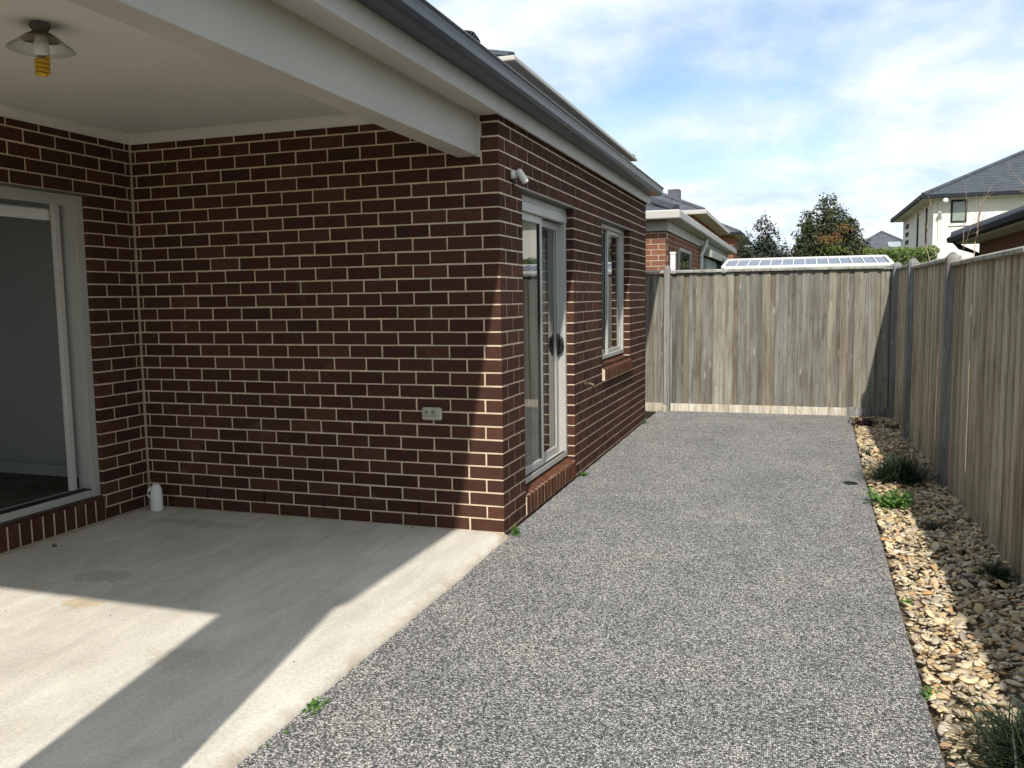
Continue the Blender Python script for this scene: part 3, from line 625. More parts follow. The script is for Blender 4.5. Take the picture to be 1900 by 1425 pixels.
mb = MB(); frame_y(mb, X-0.115, X-0.085, y0+0.051, ym+0.03, z0+0.054, z1-0.051, 0.05); mb.build('sash', 'alu', ld)
mb = MB(); mb.box(X-0.143, X-0.138, y0+0.15, ym+0.03, z0+0.10, z1-0.10); mb.build('pane', 'glass', ld)
mb = MB(); mb.box(X-0.103, X-0.098, y0+0.10, ym-0.02, z0+0.10, z1-0.10); mb.build('pane', 'glass', ld)
mb = MB(); mb.box(X-0.126, X-0.123, y1-0.135, y1-0.122, 1.10, 1.27); mb.build('latch', 'alu_dark', ld)
mb = MB(); mb.box(XW-0.106, XW+0.004, LD[0]-0.1, LD[1]+0.02, LD[3]-0.009, LD[3]+0.0005); mb.build('lintel', 'steel_lintel', house)
mb = MB(); mb.cbox(X-0.235, X-0.172, y0, y1-0.12, 2.055, 2.13, 0.01); mb.build('roller_blind', 'whitetrim', house)
# sills of bricks on edge
def sill(name, parent_name, y0, y1, zf, zb, zbot, xf, xb, X=0.0):
    mb = MB(); mb.prism_y([(X+xf-0.0025, zbot), (X+xf-0.0025, zf-0.004), (X+xb, zb-0.004), (X+xb, zbot)], y0+0.001, y1-0.001); s = mb.build(parent_name, 'mortar', house)
    n = round((y1-y0)/CO); pitch = (y1-y0)/n
    for i in range(n):
        a = y0+i*pitch+0.005; b = y0+(i+1)*pitch-0.005
        mb = MB(); j = [R.uniform(-1, 1)*0.0012 for _ in range(4)]
        mb.prism_y([(X+xf+j[0], zbot+0.002), (X+xf+j[1], zf-0.004), (X+xf-0.004, zf+j[2]), (X+xb+0.002, zb), (X+xb+0.002, zbot+0.002)], a, b)
        bevelled(mb.build(name, 'brick_sill' if X == 0 else 'brick', s), 0.0025, 1)
sill('sill_brick', 'door_sill', SD[0], SD[1], 0.128, 0.156, -0.002, 0.010, -0.108)
sill('sill_brick', 'window_sill', SW[0]+0.002, SW[1]-0.002, 0.808, 0.875, 0.700, 0.030, -0.108)
sill('sill_brick', 'door_sill', LD[0], LD[1], 0.150, 0.168, -0.002, 0.006, -0.108, XW)

# ------------------------------------------------------------------ small fittings
light = empty('ceiling_light', (-1.33, -2.09, 2.69), 'glass shaded ceiling light with amber spiral bulb under the patio roof', 'ceiling light')
lx, ly = -1.33, -2.10; W0 = T(lx, ly, 0)
mb = MB(); mb.lathe([(0.040, 2.6895), (0.042, 2.675), (0.03, 2.657), (0.022, 2.65)], W0, 24); mb.build('base', 'steel_lintel', light, True)
mb = MB(); mb.lathe([(0.03, 2.655), (0.078, 2.625), (0.080, 2.621), (0.031, 2.648)], W0, 28, False); mb.build('reflector', 'brass', light, True)
mb = MB(); mb.lathe([(0.077, 2.625), (0.108, 2.603), (0.132, 2.582), (0.134, 2.580), (0.131, 2.579), (0.107, 2.599), (0.077, 2.621)], W0, 32, False); mb.build('shade', 'shadeglass', light, True)
mb = MB(); mb.lathe([(0.022, 2.652), (0.024, 2.62), (0.032, 2.60), (0.032, 2.565), (0.024, 2.553)], W0, 18); mb.build('socket', 'whitetrim', light, True)
mb = MB(); pts = []
for i in range(61):
    a = i/60*2*PI*4.0; pts.append((lx+0.022*math.cos(a), ly+0.022*math.sin(a), 2.547-0.074*i/60))
mb.tube(pts, 0.0098, 8); mb.build('bulb', 'amber', light, True)

outlet = empty('power_outlet', (-0.475, 0, 0.757), 'weathered double power outlet mounted on the patio brick wall', 'power outlet')
ox, oz = -0.478, 0.757
mb = MB(); mb.cbox(ox-0.070, ox+0.070, -0.034, -0.0015, oz-0.042, oz+0.042, 0.010); bevelled(mb.build('box', 'outlet', outlet), 0.005, 2)
mb = MB(); mb.prism_x([(-0.034, oz-0.036), (-0.046, oz-0.033), (-0.050, oz-0.020), (-0.034, oz-0.012)], ox-0.058, ox+0.05); bevelled(mb.build('cover_flap', 'outlet', outlet), 0.003)
for dx in (-0.034, 0.016):
    so = MB(); so.lathe([(0.021, 0.0), (0.021, 0.006), (0.015, 0.006), (0.014, 0.002)], T(ox+dx, -0.0345, oz+0.012) @ RX(PI/2), 20); so = so.build('socket', 'outlet', outlet, True)
    for sx, rot in ((-0.006, 0.5), (0.006, -0.5), (0.0, 0)):
        mb = MB(); mb.box(-0.0014, 0.0014, -0.004, 0.0, -0.005, 0.005, T(ox+dx+sx, -0.0372, oz+0.012+(0.003 if rot else -0.008)) @ RY(rot)); mb.build('slot', 'dark', so)
for dz in (0.02,):
    mb = MB(); mb.cbox(ox+0.046, ox+0.060, -0.040, -0.0335, oz+0.0, oz+0.026, 0.002); mb.build('switch', 'outlet', outlet)

scam = empty('security_camera', (0, 0.27, 2.28), 'small white security camera on the brick above the side door', 'camera')
mb = MB(); mb.lathe([(0.028, 0.0), (0.028, 0.010), (0.024, 0.024), (0.015, 0.034)], T(0.0005, 0.245, 2.285) @ RY(PI/2), 22); mb.build('base', 'white', scam, True)
mb = MB(); mb.tube([(0.03, 0.245, 2.29), (0.055, 0.245, 2.295), (0.066, 0.246, 2.287)], 0.012, 12); mb.build('arm', 'white', scam, True)
cW = T(0.058, 0.236, 2.292) @ Vector((0.45, 0.35, -0.82)).to_track_quat('Z', 'Y').to_matrix().to_4x4()
mb = MB(); mb.lathe([(0.010, -0.024), (0.019, -0.016), (0.022, 0.0), (0.022, 0.068), (0.020, 0.074)], cW, 22); mb.build('body', 'white', scam, True)
mb = MB(); mb.lathe([(0.018, 0.0745), (0.015, 0.077), (0.0, 0.079)], cW, 18, False); mb.build('lens', 'black', scam, True)
mb = MB(); mb.tube([(0.004, 0.25, 2.25), (0.012, 0.26, 2.235), (0.004, 0.28, 2.225)], 0.007, 6); mb.build('cable', 'black', scam, True)

tap = empty('garden_tap', (0, 2.19, 0.74), 'small brass garden tap on the brick wall left of the window sill', 'tap')
mb = MB(); mb.tube([(0.001, 2.19, 0.742), (0.05, 2.19, 0.742), (0.075, 2.19, 0.735), (0.085, 2.19, 0.705)], [0.014, 0.013, 0.013, 0.012], 10); mb.build('spout', 'brass', tap, True)
mb = MB(); mb.lathe([(0.028, 0), (0.028, 0.004), (0.012, 0.006)], T(0.001, 2.19, 0.742) @ RY(PI/2), 16); mb.build('flange', 'brass', tap, True)
mb = MB(); mb.tube([(0.045, 2.19, 0.745), (0.045, 2.19, 0.785)], 0.007, 8); mb.tube([(0.045, 2.155, 0.787), (0.045, 2.225, 0.787)], 0.006, 8); mb.build('handle', 'brass', tap, True)

bx_, by_ = -2.615, -0.135
bottle = empty('plastic_bottle', (bx_, by_, 0), 'white plastic bottle standing in the patio wall corner', 'bottle')
mb = MB(); V = []; F = []; n = 24
prof = [(0.0, 0.0), (0.040, 0.0), (0.046, 0.005), (0.047, 0.02), (0.047, 0.10), (0.046, 0.13), (0.043, 0.155), (0.036, 0.178), (0.026, 0.192), (0.012, 0.199), (0.0, 0.200)]
for rr, z in prof:
    for k in range(n):
        a = 2*PI*k/n; x = rr*math.cos(a)*1.05; y = rr*math.sin(a)*0.80
        if 0.09 < z < 0.19 and math.cos(a+0.5) < -0.5: x += 0.012*math.sin((z-0.09)/0.1*PI)     # grip recess
        V.append((bx_+x, by_+y, z+0.0005))
for i in range(len(prof)-1):
    for k in range(n): F.append([i*n+k, i*n+(k+1) % n, (i+1)*n+(k+1) % n, (i+1)*n+k])
mb.add(V, F); mb.build('body', 'white', bottle, True)
mb = MB(); mb.tube([(bx_-0.027, by_-0.026, 0.175), (bx_-0.041, by_-0.028, 0.155), (bx_-0.045, by_-0.028, 0.125), (bx_-0.040, by_-0.026, 0.098)], 0.007, 8); mb.build('handle', 'white', bottle, True)
mb = MB(); mb.lathe([(0.012, 0.1), (0.0, 0.1)], T(bx_-0.026, by_-0.030, 0.135) @ RX(PI/2) @ T(0, 0, -0.094), 10); mb.build('handle_hole', 'steel_lintel', bottle)

crumb = MB(); crumb.add(*stone_data(91)); crumb = crumb.mesh('dirt_crumb', 'bark', True, False)
for cx_, cy_, cs in ((-2.29, -0.86, 0.008), (-2.13, -0.93, 0.007), (-2.08, -0.66, 0.008), (-1.95, -1.35, 0.007), (-1.35, -1.9, 0.006), (-1.05, -0.42, 0.009), (-0.62, -0.06, 0.011), (-0.2, -2.1, 0.006), (-1.9, -2.0, 0.006)):
    o = inst('dirt_crumb', crumb, None, T(cx_, cy_, 0.003) @ RZ(R.uniform(0, 6)) @ Matrix.Scale(cs, 4)); tag(o, 'tiny dark dirt crumb lying on the patio concrete', 'dirt crumb', 'dirt crumbs scattered on the patio slab')
lf = MB(); lf.tube([(-2.60, -1.07, 0.005), (-2.585, -1.065, 0.012), (-2.565, -1.062, 0.006)], [0.004, 0.011, 0.003], 6); lf.build('dry_leaf', 'bark', None, True, label='curled dark dry leaf on the patio near the open door sill', cat='leaf')
drain = empty('drain_cover', (2.187, 2.23, GZ), 'dark round drain cover set in the aggregate path near the gravel', 'drain cover')
mb = MB(); mb.lathe([(0.056, 0.0005), (0.056, 0.006), (0.048, 0.006), (0.048, 0.001)], T(2.187, 2.23, GZ), 28); mb.build('rim', 'black', drain)
for i in range(7):
    y = -0.042+0.014*i; w = math.sqrt(0.048**2-y*y); mb = MB(); mb.box(2.187-w, 2.187+w, 2.23+y-0.003, 2.23+y+0.003, GZ+0.0012, GZ+0.0045); mb.build('bar', 'black', drain)

# ------------------------------------------------------------------ paling fences
FB = 6.37            # camera-side face of the back fence
bf = empty('paling_fence', (1.4, FB, GZ), 'sunlit weathered paling fence across the far end of the path', 'fence')
PALM = {}
def paling_mesh(w, h, kind, along):
    key = (kind, along, R.randrange(9), round(h, 2))
    if key not in PALM:
        ww = w*R.uniform(0.94, 1.04); hx, hy = (ww/2, 0.0075) if along == 'x' else (0.0075, ww/2)
        V, F = cbox_data((hx, hy, h/2), 0.002); mb = MB(); mb.add(V, F); PALM[key] = mb.mesh('paling', kind, False, False)
    return PALM[key]
x = -0.42; i = 0
while x < 2.99:
    y = FB+(0.0 if i % 2 else 0.016)+R.uniform(-0.002, 0.002)
    h = 1.745+R.uniform(-0.012, 0.004)
    inst('paling', paling_mesh(0.100, 1.745, 'paling', 'x'), bf, T(x+R.uniform(-0.006, 0.006), y+0.008, 0.055+1.745/2+R.uniform(-0.008, 0.0)) @ RY(R.gauss(0, 0.004)) @ RX(R.gauss(0, 0.002)))
    x += 0.078; i += 1
for a, b in ((-0.45, 0.075), (0.155, 2.87)):
    mb = MB(); mb.prism_x([(FB-0.042, 1.800), (FB-0.042, 1.822), (FB, 1.836), (FB+0.06, 1.832), (FB+0.06, 1.800)], a, b); mb.build('capping', 'cap', bf)
mb = MB(); mb.cbox(0.16, 2.36, FB-0.026, FB-0.003, -0.05, 0.068, 0.003); mb.build('plinth', 'plinth', bf)
mb = MB(); mb.cbox(-0.45, 0.07, FB-0.026, FB-0.003, -0.05, 0.068, 0.003); mb.build('plinth', 'plinth', bf)
mb = MB(); mb.cbox(2.362, 2.86, FB-0.024, FB-0.003, -0.06, 0.08, 0.003); mb.build('plinth', 'post', bf)
for z in (0.35, 1.45):
    mb = MB(); mb.box(-0.45, 3.0, FB+0.034, FB+0.075, z, z+0.09); mb.build('rail', 'post', bf)
def post(parent, x, y, top, w=0.05, d=0.05, base=-0.10):
    mb = MB(); V = []; zs = [base, top-0.04]
    for z in zs: V += [(x-w, y-d, z), (x+w, y-d, z), (x+w, y+d, z), (x-w, y+d, z)]
    k = 0.30
    V += [(x-w*k, y-d*k, top), (x+w*k, y-d*k, top), (x+w*k, y+d*k, top), (x-w*k, y+d*k, top)]
    F = [[0, 1, 2, 3], [8, 9, 10, 11]]
    for s in (0, 4):
        for q in range(4): F.append([s+q, s+(q+1) % 4, s+4+(q+1) % 4, s+4+q])
    mb.add(V, F); bevelled(mb.build('post', 'post', parent), 0.008, 2)
post(bf, 0.115, FB-0.045, 1.905, 0.038, 0.05)
mb = MB(); mb.lathe([(0.03, 0.0), (0.03, 0.07), (0.018, 0.085), (0.0, 0.088)], T(0.10, FB-0.14, GZ), 12); mb.build('post_footing', 'plinth', bf)

rf = empty('paling_fence', (2.91, 1.5, GZ), 'shaded paling fence running along the right side of the gravel strip', 'fence')
FR = 2.895
y = -4.6; i = 0
secs = [(-4.6, -2.35, 1.70), (-2.35, 0.0, 1.70), (0.0, 2.33, 1.70), (2.33, 4.74, 1.745), (4.74, 6.30, 1.775)]
def sectop(y):
    for a, b, z in secs:
        if a <= y < b: return z
    return 1.775
while y < 6.34:
    x = FR+(0.0 if i % 2 else 0.0162)+R.uniform(-0.003, 0.003); zt = sectop(y)
    inst('paling', paling_mesh(0.098, 1.80, 'paling_side', 'y'), rf, T(x+0.008, y+R.uniform(-0.005, 0.005), zt-0.9) @ RX(R.gauss(0, 0.003)) @ RZ(R.gauss(0, 0.02)))
    y += 0.079; i += 1
for a, b, z in secs:
    if a < -2.4: a = -4.6
    mb = MB(); V = []
    mb.prism_y([(FR-0.030, z-0.004), (FR-0.034, z+0.022), (FR+0.005, z+0.036), (FR+0.06, z+0.034), (FR+0.06, z-0.002)], a+0.05, b-0.05); bevelled(mb.build('capping', 'cap', rf), 0.003, 1)
for z in (0.3, 1.4):
    mb = MB(); mb.box(FR+0.036, FR+0.08, -4.6, 6.36, z, z+0.09); mb.build('rail', 'post', rf)
for y, zt in ((-2.35, 1.80), (0.0 - 0.15, 1.79), (2.33, 1.805), (4.74, 1.855), (6.24, 1.87)):
    if y == -0.15: continue
    post(rf, FR-0.012, y, zt, 0.046, 0.052)

# ------------------------------------------------------------------ vegetation
def leaf(mb, c_, n, up_, l, w, r_):
    n = n.normalized(); s = n.cross(up_).normalized() if n.cross(up_).length > 1e-3 else Vector((1, 0, 0)); d = s.cross(n)
    a = c_-d*l*0.5; b = c_+d*l*0.5; m1 = c_+s*w*0.5+n*w*0.15; m2 = c_-s*w*0.5+n*w*0.15
    mb.add([a, m1, b, m2], [[0, 1, 2], [0, 2, 3]], None, r_+0.001)
def rdir(): return Vector((R.gauss(0, 1), R.gauss(0, 1), R.gauss(0, 1))).normalized()
def blade_plant(name, x, y, z, n, h, spread, mat, label, cat='plant', w=0.006, group=None, lean=0.0):
    mb = MB()
    for i in range(n):
        a = R.uniform(0, 2*PI); o = Vector((x+R.gauss(0, spread*0.22), y+R.gauss(0, spread*0.22), z)); ln = h*R.uniform(0.55, 1.1)
        out = Vector((math.cos(a), math.sin(a), 0)); k = R.random()**0.7*spread; V = []; F = []
        for j in range(5):
            u = j/4; q = o+out*k*(u**1.6)*1.3+Vector((0, 0, ln*(u-0.42*u*u*min(1.4, k/spread*1.5)))); s = out.cross(Vector((0, 0, 1)))*w*(1-u*0.92)*R.uniform(0.8, 1.2)
            V += [q-s, q+s]
        for j in range(4): F.append([2*j, 2*j+1, 2*j+3, 2*j+2])
        mb.add(V, F, None, min(1, R.random()*0.85+(0.2 if R.random() < 0.12 else 0))+0.001)
    return mb.build(name, mat, None, fix=False, label=label, cat=cat, group=group)
def leafy(name, x, y, z, n, rad, h, mat, label, l=0.03, w=0.022, cat='weed', group=None):
    t_ = empty(name, (x, y, z), label, cat, group); ml = MB(); ms = MB()
    k = max(5, n//9)
    for i in range(k):
        a = R.uniform(0, 2*PI); d = rad*math.sqrt(R.random()); tip = Vector((x+math.cos(a)*d, y+math.sin(a)*d, z+h*R.uniform(0.35, 1.0)*(1-0.4*d/rad)))
        ms.tube([(x+math.cos(a)*d*0.1, y+math.sin(a)*d*0.1, z-0.004), (x+math.cos(a)*d*0.55, y+math.sin(a)*d*0.55, z+(tip.z-z)*0.7), tip], [0.0022, 0.0018, 0.001], 4)
        for j in range(9):
            u = R.uniform(0.35, 1.05); q = Vector((x, y, z)).lerp(tip, u)+rdir()*l*0.6; q.z = max(q.z, z+0.004)
            leaf(ml, q, Vector((R.gauss(0, 0.45), R.gauss(0, 0.45)-0.1, 1)), rdir(), l*R.uniform(0.6, 1.2), w*R.uniform(0.6, 1.2), R.random())
    ms.build('stem', 'leaf_weed' if mat != 'purple' else 'purple', t_, fix=False); ml.build('leaves', mat, t_, fix=False); return t_
blade_plant('grass_tussock', 2.56, 2.42, -0.06, 1100, 0.30, 0.30, 'blade', 'large dark grass tussock in the gravel beside the second fence post', w=0.0055)
blade_plant('grass_tussock', 2.52, -2.05, -0.06, 600, 0.26, 0.26, 'blade', 'dark grass tussock in the bottom right corner of the gravel', w=0.005)
blade_plant('grass_tussock', 2.80, -0.02, -0.06, 260, 0.15, 0.13, 'blade', 'small dark grass clump against the foot of the right fence', w=0.0045)
blade_plant('grass_tuft', 2.40, 3.62, -0.05, 90, 0.09, 0.09, 'blade', 'small grass tuft at the path edge beyond the large tussock', w=0.004)
blade_plant('grass_tuft', 2.64, 1.0, -0.05, 160, 0.08, 0.16, 'blade', 'flat dark grass tuft among stones below the leafy weed', w=0.004)
leafy('leafy_weed', 2.43, 1.55, -0.05, 640, 0.19, 0.16, 'leaf_weed', 'bright green leafy weed in the gravel in front of the tussock', 0.034, 0.026)
leafy('leafy_weed', 2.30, -0.52, -0.045, 60, 0.05, 0.03, 'leaf_weed', 'tiny green weed among stones halfway down the gravel strip', 0.018, 0.012)
leafy('leafy_weed', 2.265, -1.60, -0.045, 60, 0.035, 0.05, 'leaf_weed', 'tiny pale green weed at the path edge near the bottom', 0.03, 0.014)
leafy('leafy_weed', 2.42, 1.18, -0.05, 70, 0.05, 0.03, 'leaf_bright', 'small yellowish weed at the path edge below the leafy weed', 0.02, 0.014)
leafy('dark_shrub', 2.53, 5.55, -0.05, 520, 0.21, 0.15, 'purple', 'low dark purple plant in the far corner of the gravel', 0.04, 0.022, 'plant')
leafy('dark_shrub', 2.80, 5.35, -0.05, 160, 0.14, 0.10, 'leaf_dark', 'low green plant beside the purple plant in the gravel corner', 0.035, 0.02, 'plant')
leafy('leafy_weed', 0.052, -2.37, -0.045, 150, 0.062, 0.035, 'leaf_weed', 'largest green weed growing between patio slab and path', 0.026, 0.014)
leafy('leafy_weed', 0.056, -2.55, -0.045, 60, 0.03, 0.02, 'leaf_weed', 'middle small green weed between patio slab and path', 0.018, 0.011)
leafy('leafy_weed', 0.052, -2.66, -0.045, 45, 0.026, 0.018, 'leaf_weed', 'smallest green weed between patio slab and path, lowest in view', 0.017, 0.01)
blade_plant('grass_tuft', 0.055, 0.07, -0.035, 60, 0.10, 0.05, 'leaf_weed', 'green grass tuft at the outer brick corner of the patio', w=0.004, cat='weed')
blade_plant('grass_tuft', 0.03, 1.98, -0.035, 110, 0.055, 0.06, 'leaf_weed', 'low green grass tuft at the wall foot past the door sill', w=0.0035, cat='weed')
blade_plant('grass_tuft', 0.02, 5.12, -0.035, 50, 0.06, 0.05, 'leaf_weed', 'green grass tuft at the far end of the brick wall foot', w=0.0035, cat='weed')

def tree(name, label, x, y, lobes, n, mat, lsz, top, trunk_r=0.09, extra=None, group=None):
    t_ = empty(name, (x, y, -0.16), label, 'tree', group)
    mb = MB(); mb.tube([(x, y, -0.2), (x+0.03, y, top*0.35), (x-0.02, y+0.03, top*0.6), (x+0.02, y, top*0.92)], [trunk_r, trunk_r*0.75, trunk_r*0.45, 0.012], 8)
    for (lx_, ly_, lz_, a, b, c_) in lobes:
        mb.tube([(x, y, max(0.3, lz_-1.0*c_-0.3)), ((x+lx_)/2, (y+ly_)/2, lz_-0.4*c_), (lx_, ly_, lz_+0.3*c_)], [trunk_r*0.4, trunk_r*0.25, 0.01], 5)
    mb.build('trunk', 'bark', t_, True)
    tot = sum(a*b*c_ for *_, a, b, c_ in lobes); ml = MB()
    for (lx_, ly_, lz_, a, b, c_) in lobes:
        k = int(n*a*b*c_/tot)
        off = Vector((R.random()*30, R.random()*30, R.random()*30))
        for i in range(k):
            d = rdir(); rr = R.random()**0.42
            dens = mnoise.noise(d*2.6+off); rr *= (1+0.30*dens)
            q = Vector((lx_+d.x*a*rr, ly_+d.y*b*rr, lz_+d.z*c_*rr))
            if mnoise.noise(q*2.4+off) < -0.22: continue
            if q.z > lz_+0.55*c_ and R.random() < 0.4: q.z += R.random()**2*c_*0.25
            leaf(ml, q, d+rdir()*0.9+Vector((0, 0, 0.3)), rdir(), lsz*R.uniform(0.6, 1.4), lsz*0.45*R.uniform(0.6, 1.4), R.random())
    ml.build('crown', mat, t_, fix=False)
    if extra:
        for (ex, ey, ez, a, b, c_, k, em) in extra:
            me_ = MB()
            for i in range(k):
                d = rdir(); q = Vector((ex+R.gauss(0, a*0.75), ey+R.gauss(0, b), ez+R.gauss(0, c_*0.75))); leaf(me_, q, d+Vector((0, -0.6, 0.4)), rdir(), lsz*R.uniform(0.5, 1.0), lsz*0.35, R.random())
            me_.build('new_leaves', em, t_, fix=False)
    return t_
tree('evergreen_tree', 'tall conical evergreen with a reddish foliage patch behind the glazed roof', 2.5, 20.0,
     [(2.5, 20, 1.6, 0.98, 0.98, 1.1), (2.5, 20, 2.65, 0.92, 0.85, 0.85), (2.52, 20, 3.25, 0.70, 0.65, 0.62), (2.46, 20, 3.68, 0.34, 0.32, 0.52), (2.0, 19.9, 3.2, 0.36, 0.3, 0.62), (3.0, 20, 3.0, 0.38, 0.35, 0.55), (1.92, 20, 2.4, 0.50, 0.5, 0.7), (3.2, 20, 2.4, 0.46, 0.4, 0.65)], 38000, 'leaf_dark', 0.105, 4.2,
     extra=[(2.52, 19.05, 2.92, 0.22, 0.12, 0.10, 170, 'leaf_red'), (2.85, 19.2, 3.20, 0.14, 0.1, 0.10, 60, 'leaf_red'), (2.62, 19.02, 2.68, 0.24, 0.12, 0.10, 120, 'leaf_bright')])
tree('evergreen_tree', 'smaller loose blue green tree left of the conical evergreen', 0.75, 22.0,
     [(0.75, 22, 1.7, 1.05, 0.8, 1.3), (0.68, 22, 3.05, 0.36, 0.35, 0.80), (0.22, 22, 2.78, 0.30, 0.3, 0.62), (1.2, 22, 2.55, 0.36, 0.3, 0.55), (0.98, 22, 2.95, 0.24, 0.2, 0.75), (1.65, 22, 2.42, 0.34, 0.3, 0.5)], 24000, 'leaf_blue', 0.10, 3.6)
def hedge(name, label, x0, x1, y0, y1, z1, n, mat, lsz):
    t_ = empty(name, ((x0+x1)/2, (y0+y1)/2, -0.16), label, 'hedge'); ml = MB(); ms = MB()
    for i in range(n):
        x = R.uniform(x0, x1); y = R.uniform(y0, y1); zt = z1+0.12*mnoise.noise((x*1.6, y*2, 4))+0.05*mnoise.noise((x*6, y*5, 1)); z = zt*(1-0.75*R.random()**1.7)
        if R.random() < 0.1: z = zt+R.random()*0.06
        leaf(ml, Vector((x, y, z)), Vector((R.gauss(0, 0.7), -0.5+R.gauss(0, 0.6), 0.8)), rdir(), lsz*R.uniform(0.6, 1.4), lsz*0.5*R.uniform(0.6, 1.3), R.random())
    for i in range(9):
        x = x0+(x1-x0)*(i+0.5)/9; ms.tube([(x, (y0+y1)/2, -0.2), (x+0.1, (y0+y1)/2, z1*0.85)], 0.02, 5)
    ms.build('stem', 'bark', t_); ml.build('foliage', mat, t_, fix=False)
hedge('hedge', 'bright green clipped hedge between the conical tree and the white house', 2.95, 4.25, 12.7, 13.5, 2.30, 5200, 'leaf_bright', 0.075)
hedge('hedge', 'dark low hedge behind the glazed roof under the trees', -0.2, 3.0, 15.8, 16.6, 2.22, 6000, 'leaf_dark', 0.09)

sh = empty('bare_shrub', (3.45, 3.8, -0.16), 'leafless pale branched shrub rising behind the right fence', 'shrub')
def branch(mb, q, d, ln, rad, lev):
    pts = [q]; cur = q.copy(); dd = d.normalized()
    for i in range(4):
        dd = (dd+rdir()*0.16+Vector((0, 0, 0.07))).normalized(); cur = cur+dd*ln/4; pts.append(cur.copy())
    mb.tube(pts, [rad*(1-0.17*i) for i in range(5)], 5)
    if lev:
        for i in range(R.choice((2, 3))):
            k = R.randrange(1, 5); branch(mb, pts[k], dd+rdir()*0.75, ln*R.uniform(0.5, 0.75), rad*0.5, lev-1)
for bx, by, d, ln, rad in ((3.4, 3.24, (0.1, -0.13, 1), 2.02, 0.017), (3.4, 4.52, (0.05, 0.12, 1), 2.0, 0.014), (3.45, 3.6, (0.1, 0.15, 1), 1.9, 0.010), (3.4, 4.1, (-0.02, -0.12, 1), 2.05, 0.009), (3.45, 5.3, (-0.05, 0.05, 1), 1.95, 0.008)):
    mb = MB(); branch(mb, Vector((bx, by, 0.0)), Vector(d), ln, rad, 0)
    tip = mb.v[-1].copy(); branch(mb, tip, Vector(d), 0.42, rad*0.55, 2); branch(mb, tip, Vector((0.2, -0.5, 1)), 0.35, rad*0.4, 1)
    mb.build('branch', 'twig', sh, True)
leafy('dark_shrub', 3.35, 4.15, 1.55, 160, 0.34, 0.34, 'purple', 'dark purple leafed shrub just above the right fence capping', 0.05, 0.03, 'shrub')

# ------------------------------------------------------------------ houses beyond the fences
def hip_roof(x0, x1, y0, y1, z, pitch, parent, mat, rows=0.32, thick=0.05, name='roof'):
    # hip roof whose tile courses are real steps: each course is a ring standing a little proud of the one above
    w = x1-x0; d = y1-y0; run = min(w, d)/2; tp = math.tan(pitch); n = int(run/math.cos(pitch)/rows); mb = MB()
    for i in range(n):
        a0 = run*i/n; a1 = run*(i+1)/n; zz0 = z+a0*tp+0.022; zz1 = z+a1*tp
        o = [(x0+a0, y0+a0, zz0), (x1-a0, y0+a0, zz0), (x1-a0, y1-a0, zz0), (x0+a0, y1-a0, zz0)]
        u = [(q[0], q[1], q[2]-0.03) for q in o]
        t2 = [(x0+a1, y0+a1, zz1), (x1-a1, y0+a1, zz1), (x1-a1, y1-a1, zz1), (x0+a1, y1-a1, zz1)]
        F = []
        for k in range(4): F += [[k, (k+1) % 4, 4+(k+1) % 4, 4+k], [8+k, 8+(k+1) % 4, (k+1) % 4, k]]
        mb.add(o+t2+u, F)
    ro = mb.build(name, mat, parent, fix=False)
    # hip and ridge capping
    mb = MB(); zr = z+run*tp
    if w >= d: ra, rb = (x0+run, (y0+y1)/2, zr), (x1-run, (y0+y1)/2, zr)
    else: ra, rb = ((x0+x1)/2, y0+run, zr), ((x0+x1)/2, y1-run, zr)
    if w >= d: prs = [((x0, y0, z), ra), ((x0, y1, z), ra), ((x1, y0, z), rb), ((x1, y1, z), rb), (ra, rb)]
    else: prs = [((x0, y0, z), ra), ((x1, y0, z), ra), ((x0, y1, z), rb), ((x1, y1, z), rb), (ra, rb)]
    for a, b in prs:
        if (Vector(a)-Vector(b)).length > 0.05: mb.tube([Vector(a)+Vector((0, 0, 0.02)), Vector(b)+Vector((0, 0, 0.02))], 0.085, 6)
    mb.build('ridge_capping', mat, ro); return ro
def eaves(x0, x1, y0, y1, z, h, parent, fmat, smat, over):      # gutter ring and soffit
    mb = MB(); w = 0.11
    mb.box(x0-w, x1+w, y0-w, y0, z-h, z+0.015); mb.box(x0-w, x1+w, y1, y1+w, z-h, z+0.015); mb.box(x0-w, x0, y0, y1, z-h, z+0.015); mb.box(x1, x1+w, y0, y1, z-h, z+0.015)
    bevelled(mb.build('gutter', fmat, parent), 0.02, 2)
    mb = MB(); mb.box(x0+0.001, x1-0.001, y0+0.001, y1-0.001, z-h+0.005, z-h+0.03); mb.build('soffit', smat, parent)
def win_front(parent, x0, x1, y, z0, z1, fmat='alu', w=0.05):      # window on a wall facing -y
    mb = MB(); mb.box(x0, x0+w, y-0.03, y+0.03, z0, z1); mb.box(x1-w, x1, y-0.03, y+0.03, z0, z1); mb.box(x0+w, x1-w, y-0.03, y+0.03, z0, z0+w); mb.box(x0+w, x1-w, y-0.03, y+0.03, z1-w, z1)
    o = mb.build('window', fmat, parent); mb = MB(); mb.box(x0+w, x1-w, y-0.012, y-0.006, z0+w, z1-w); mb.build('pane', 'glass', o)
    mb = MB(); mb.box(x0+w, x1-w, y-0.005, y-0.002, z0+w, z1-w); mb.build('pane_backing', 'added_curtain', o); return o
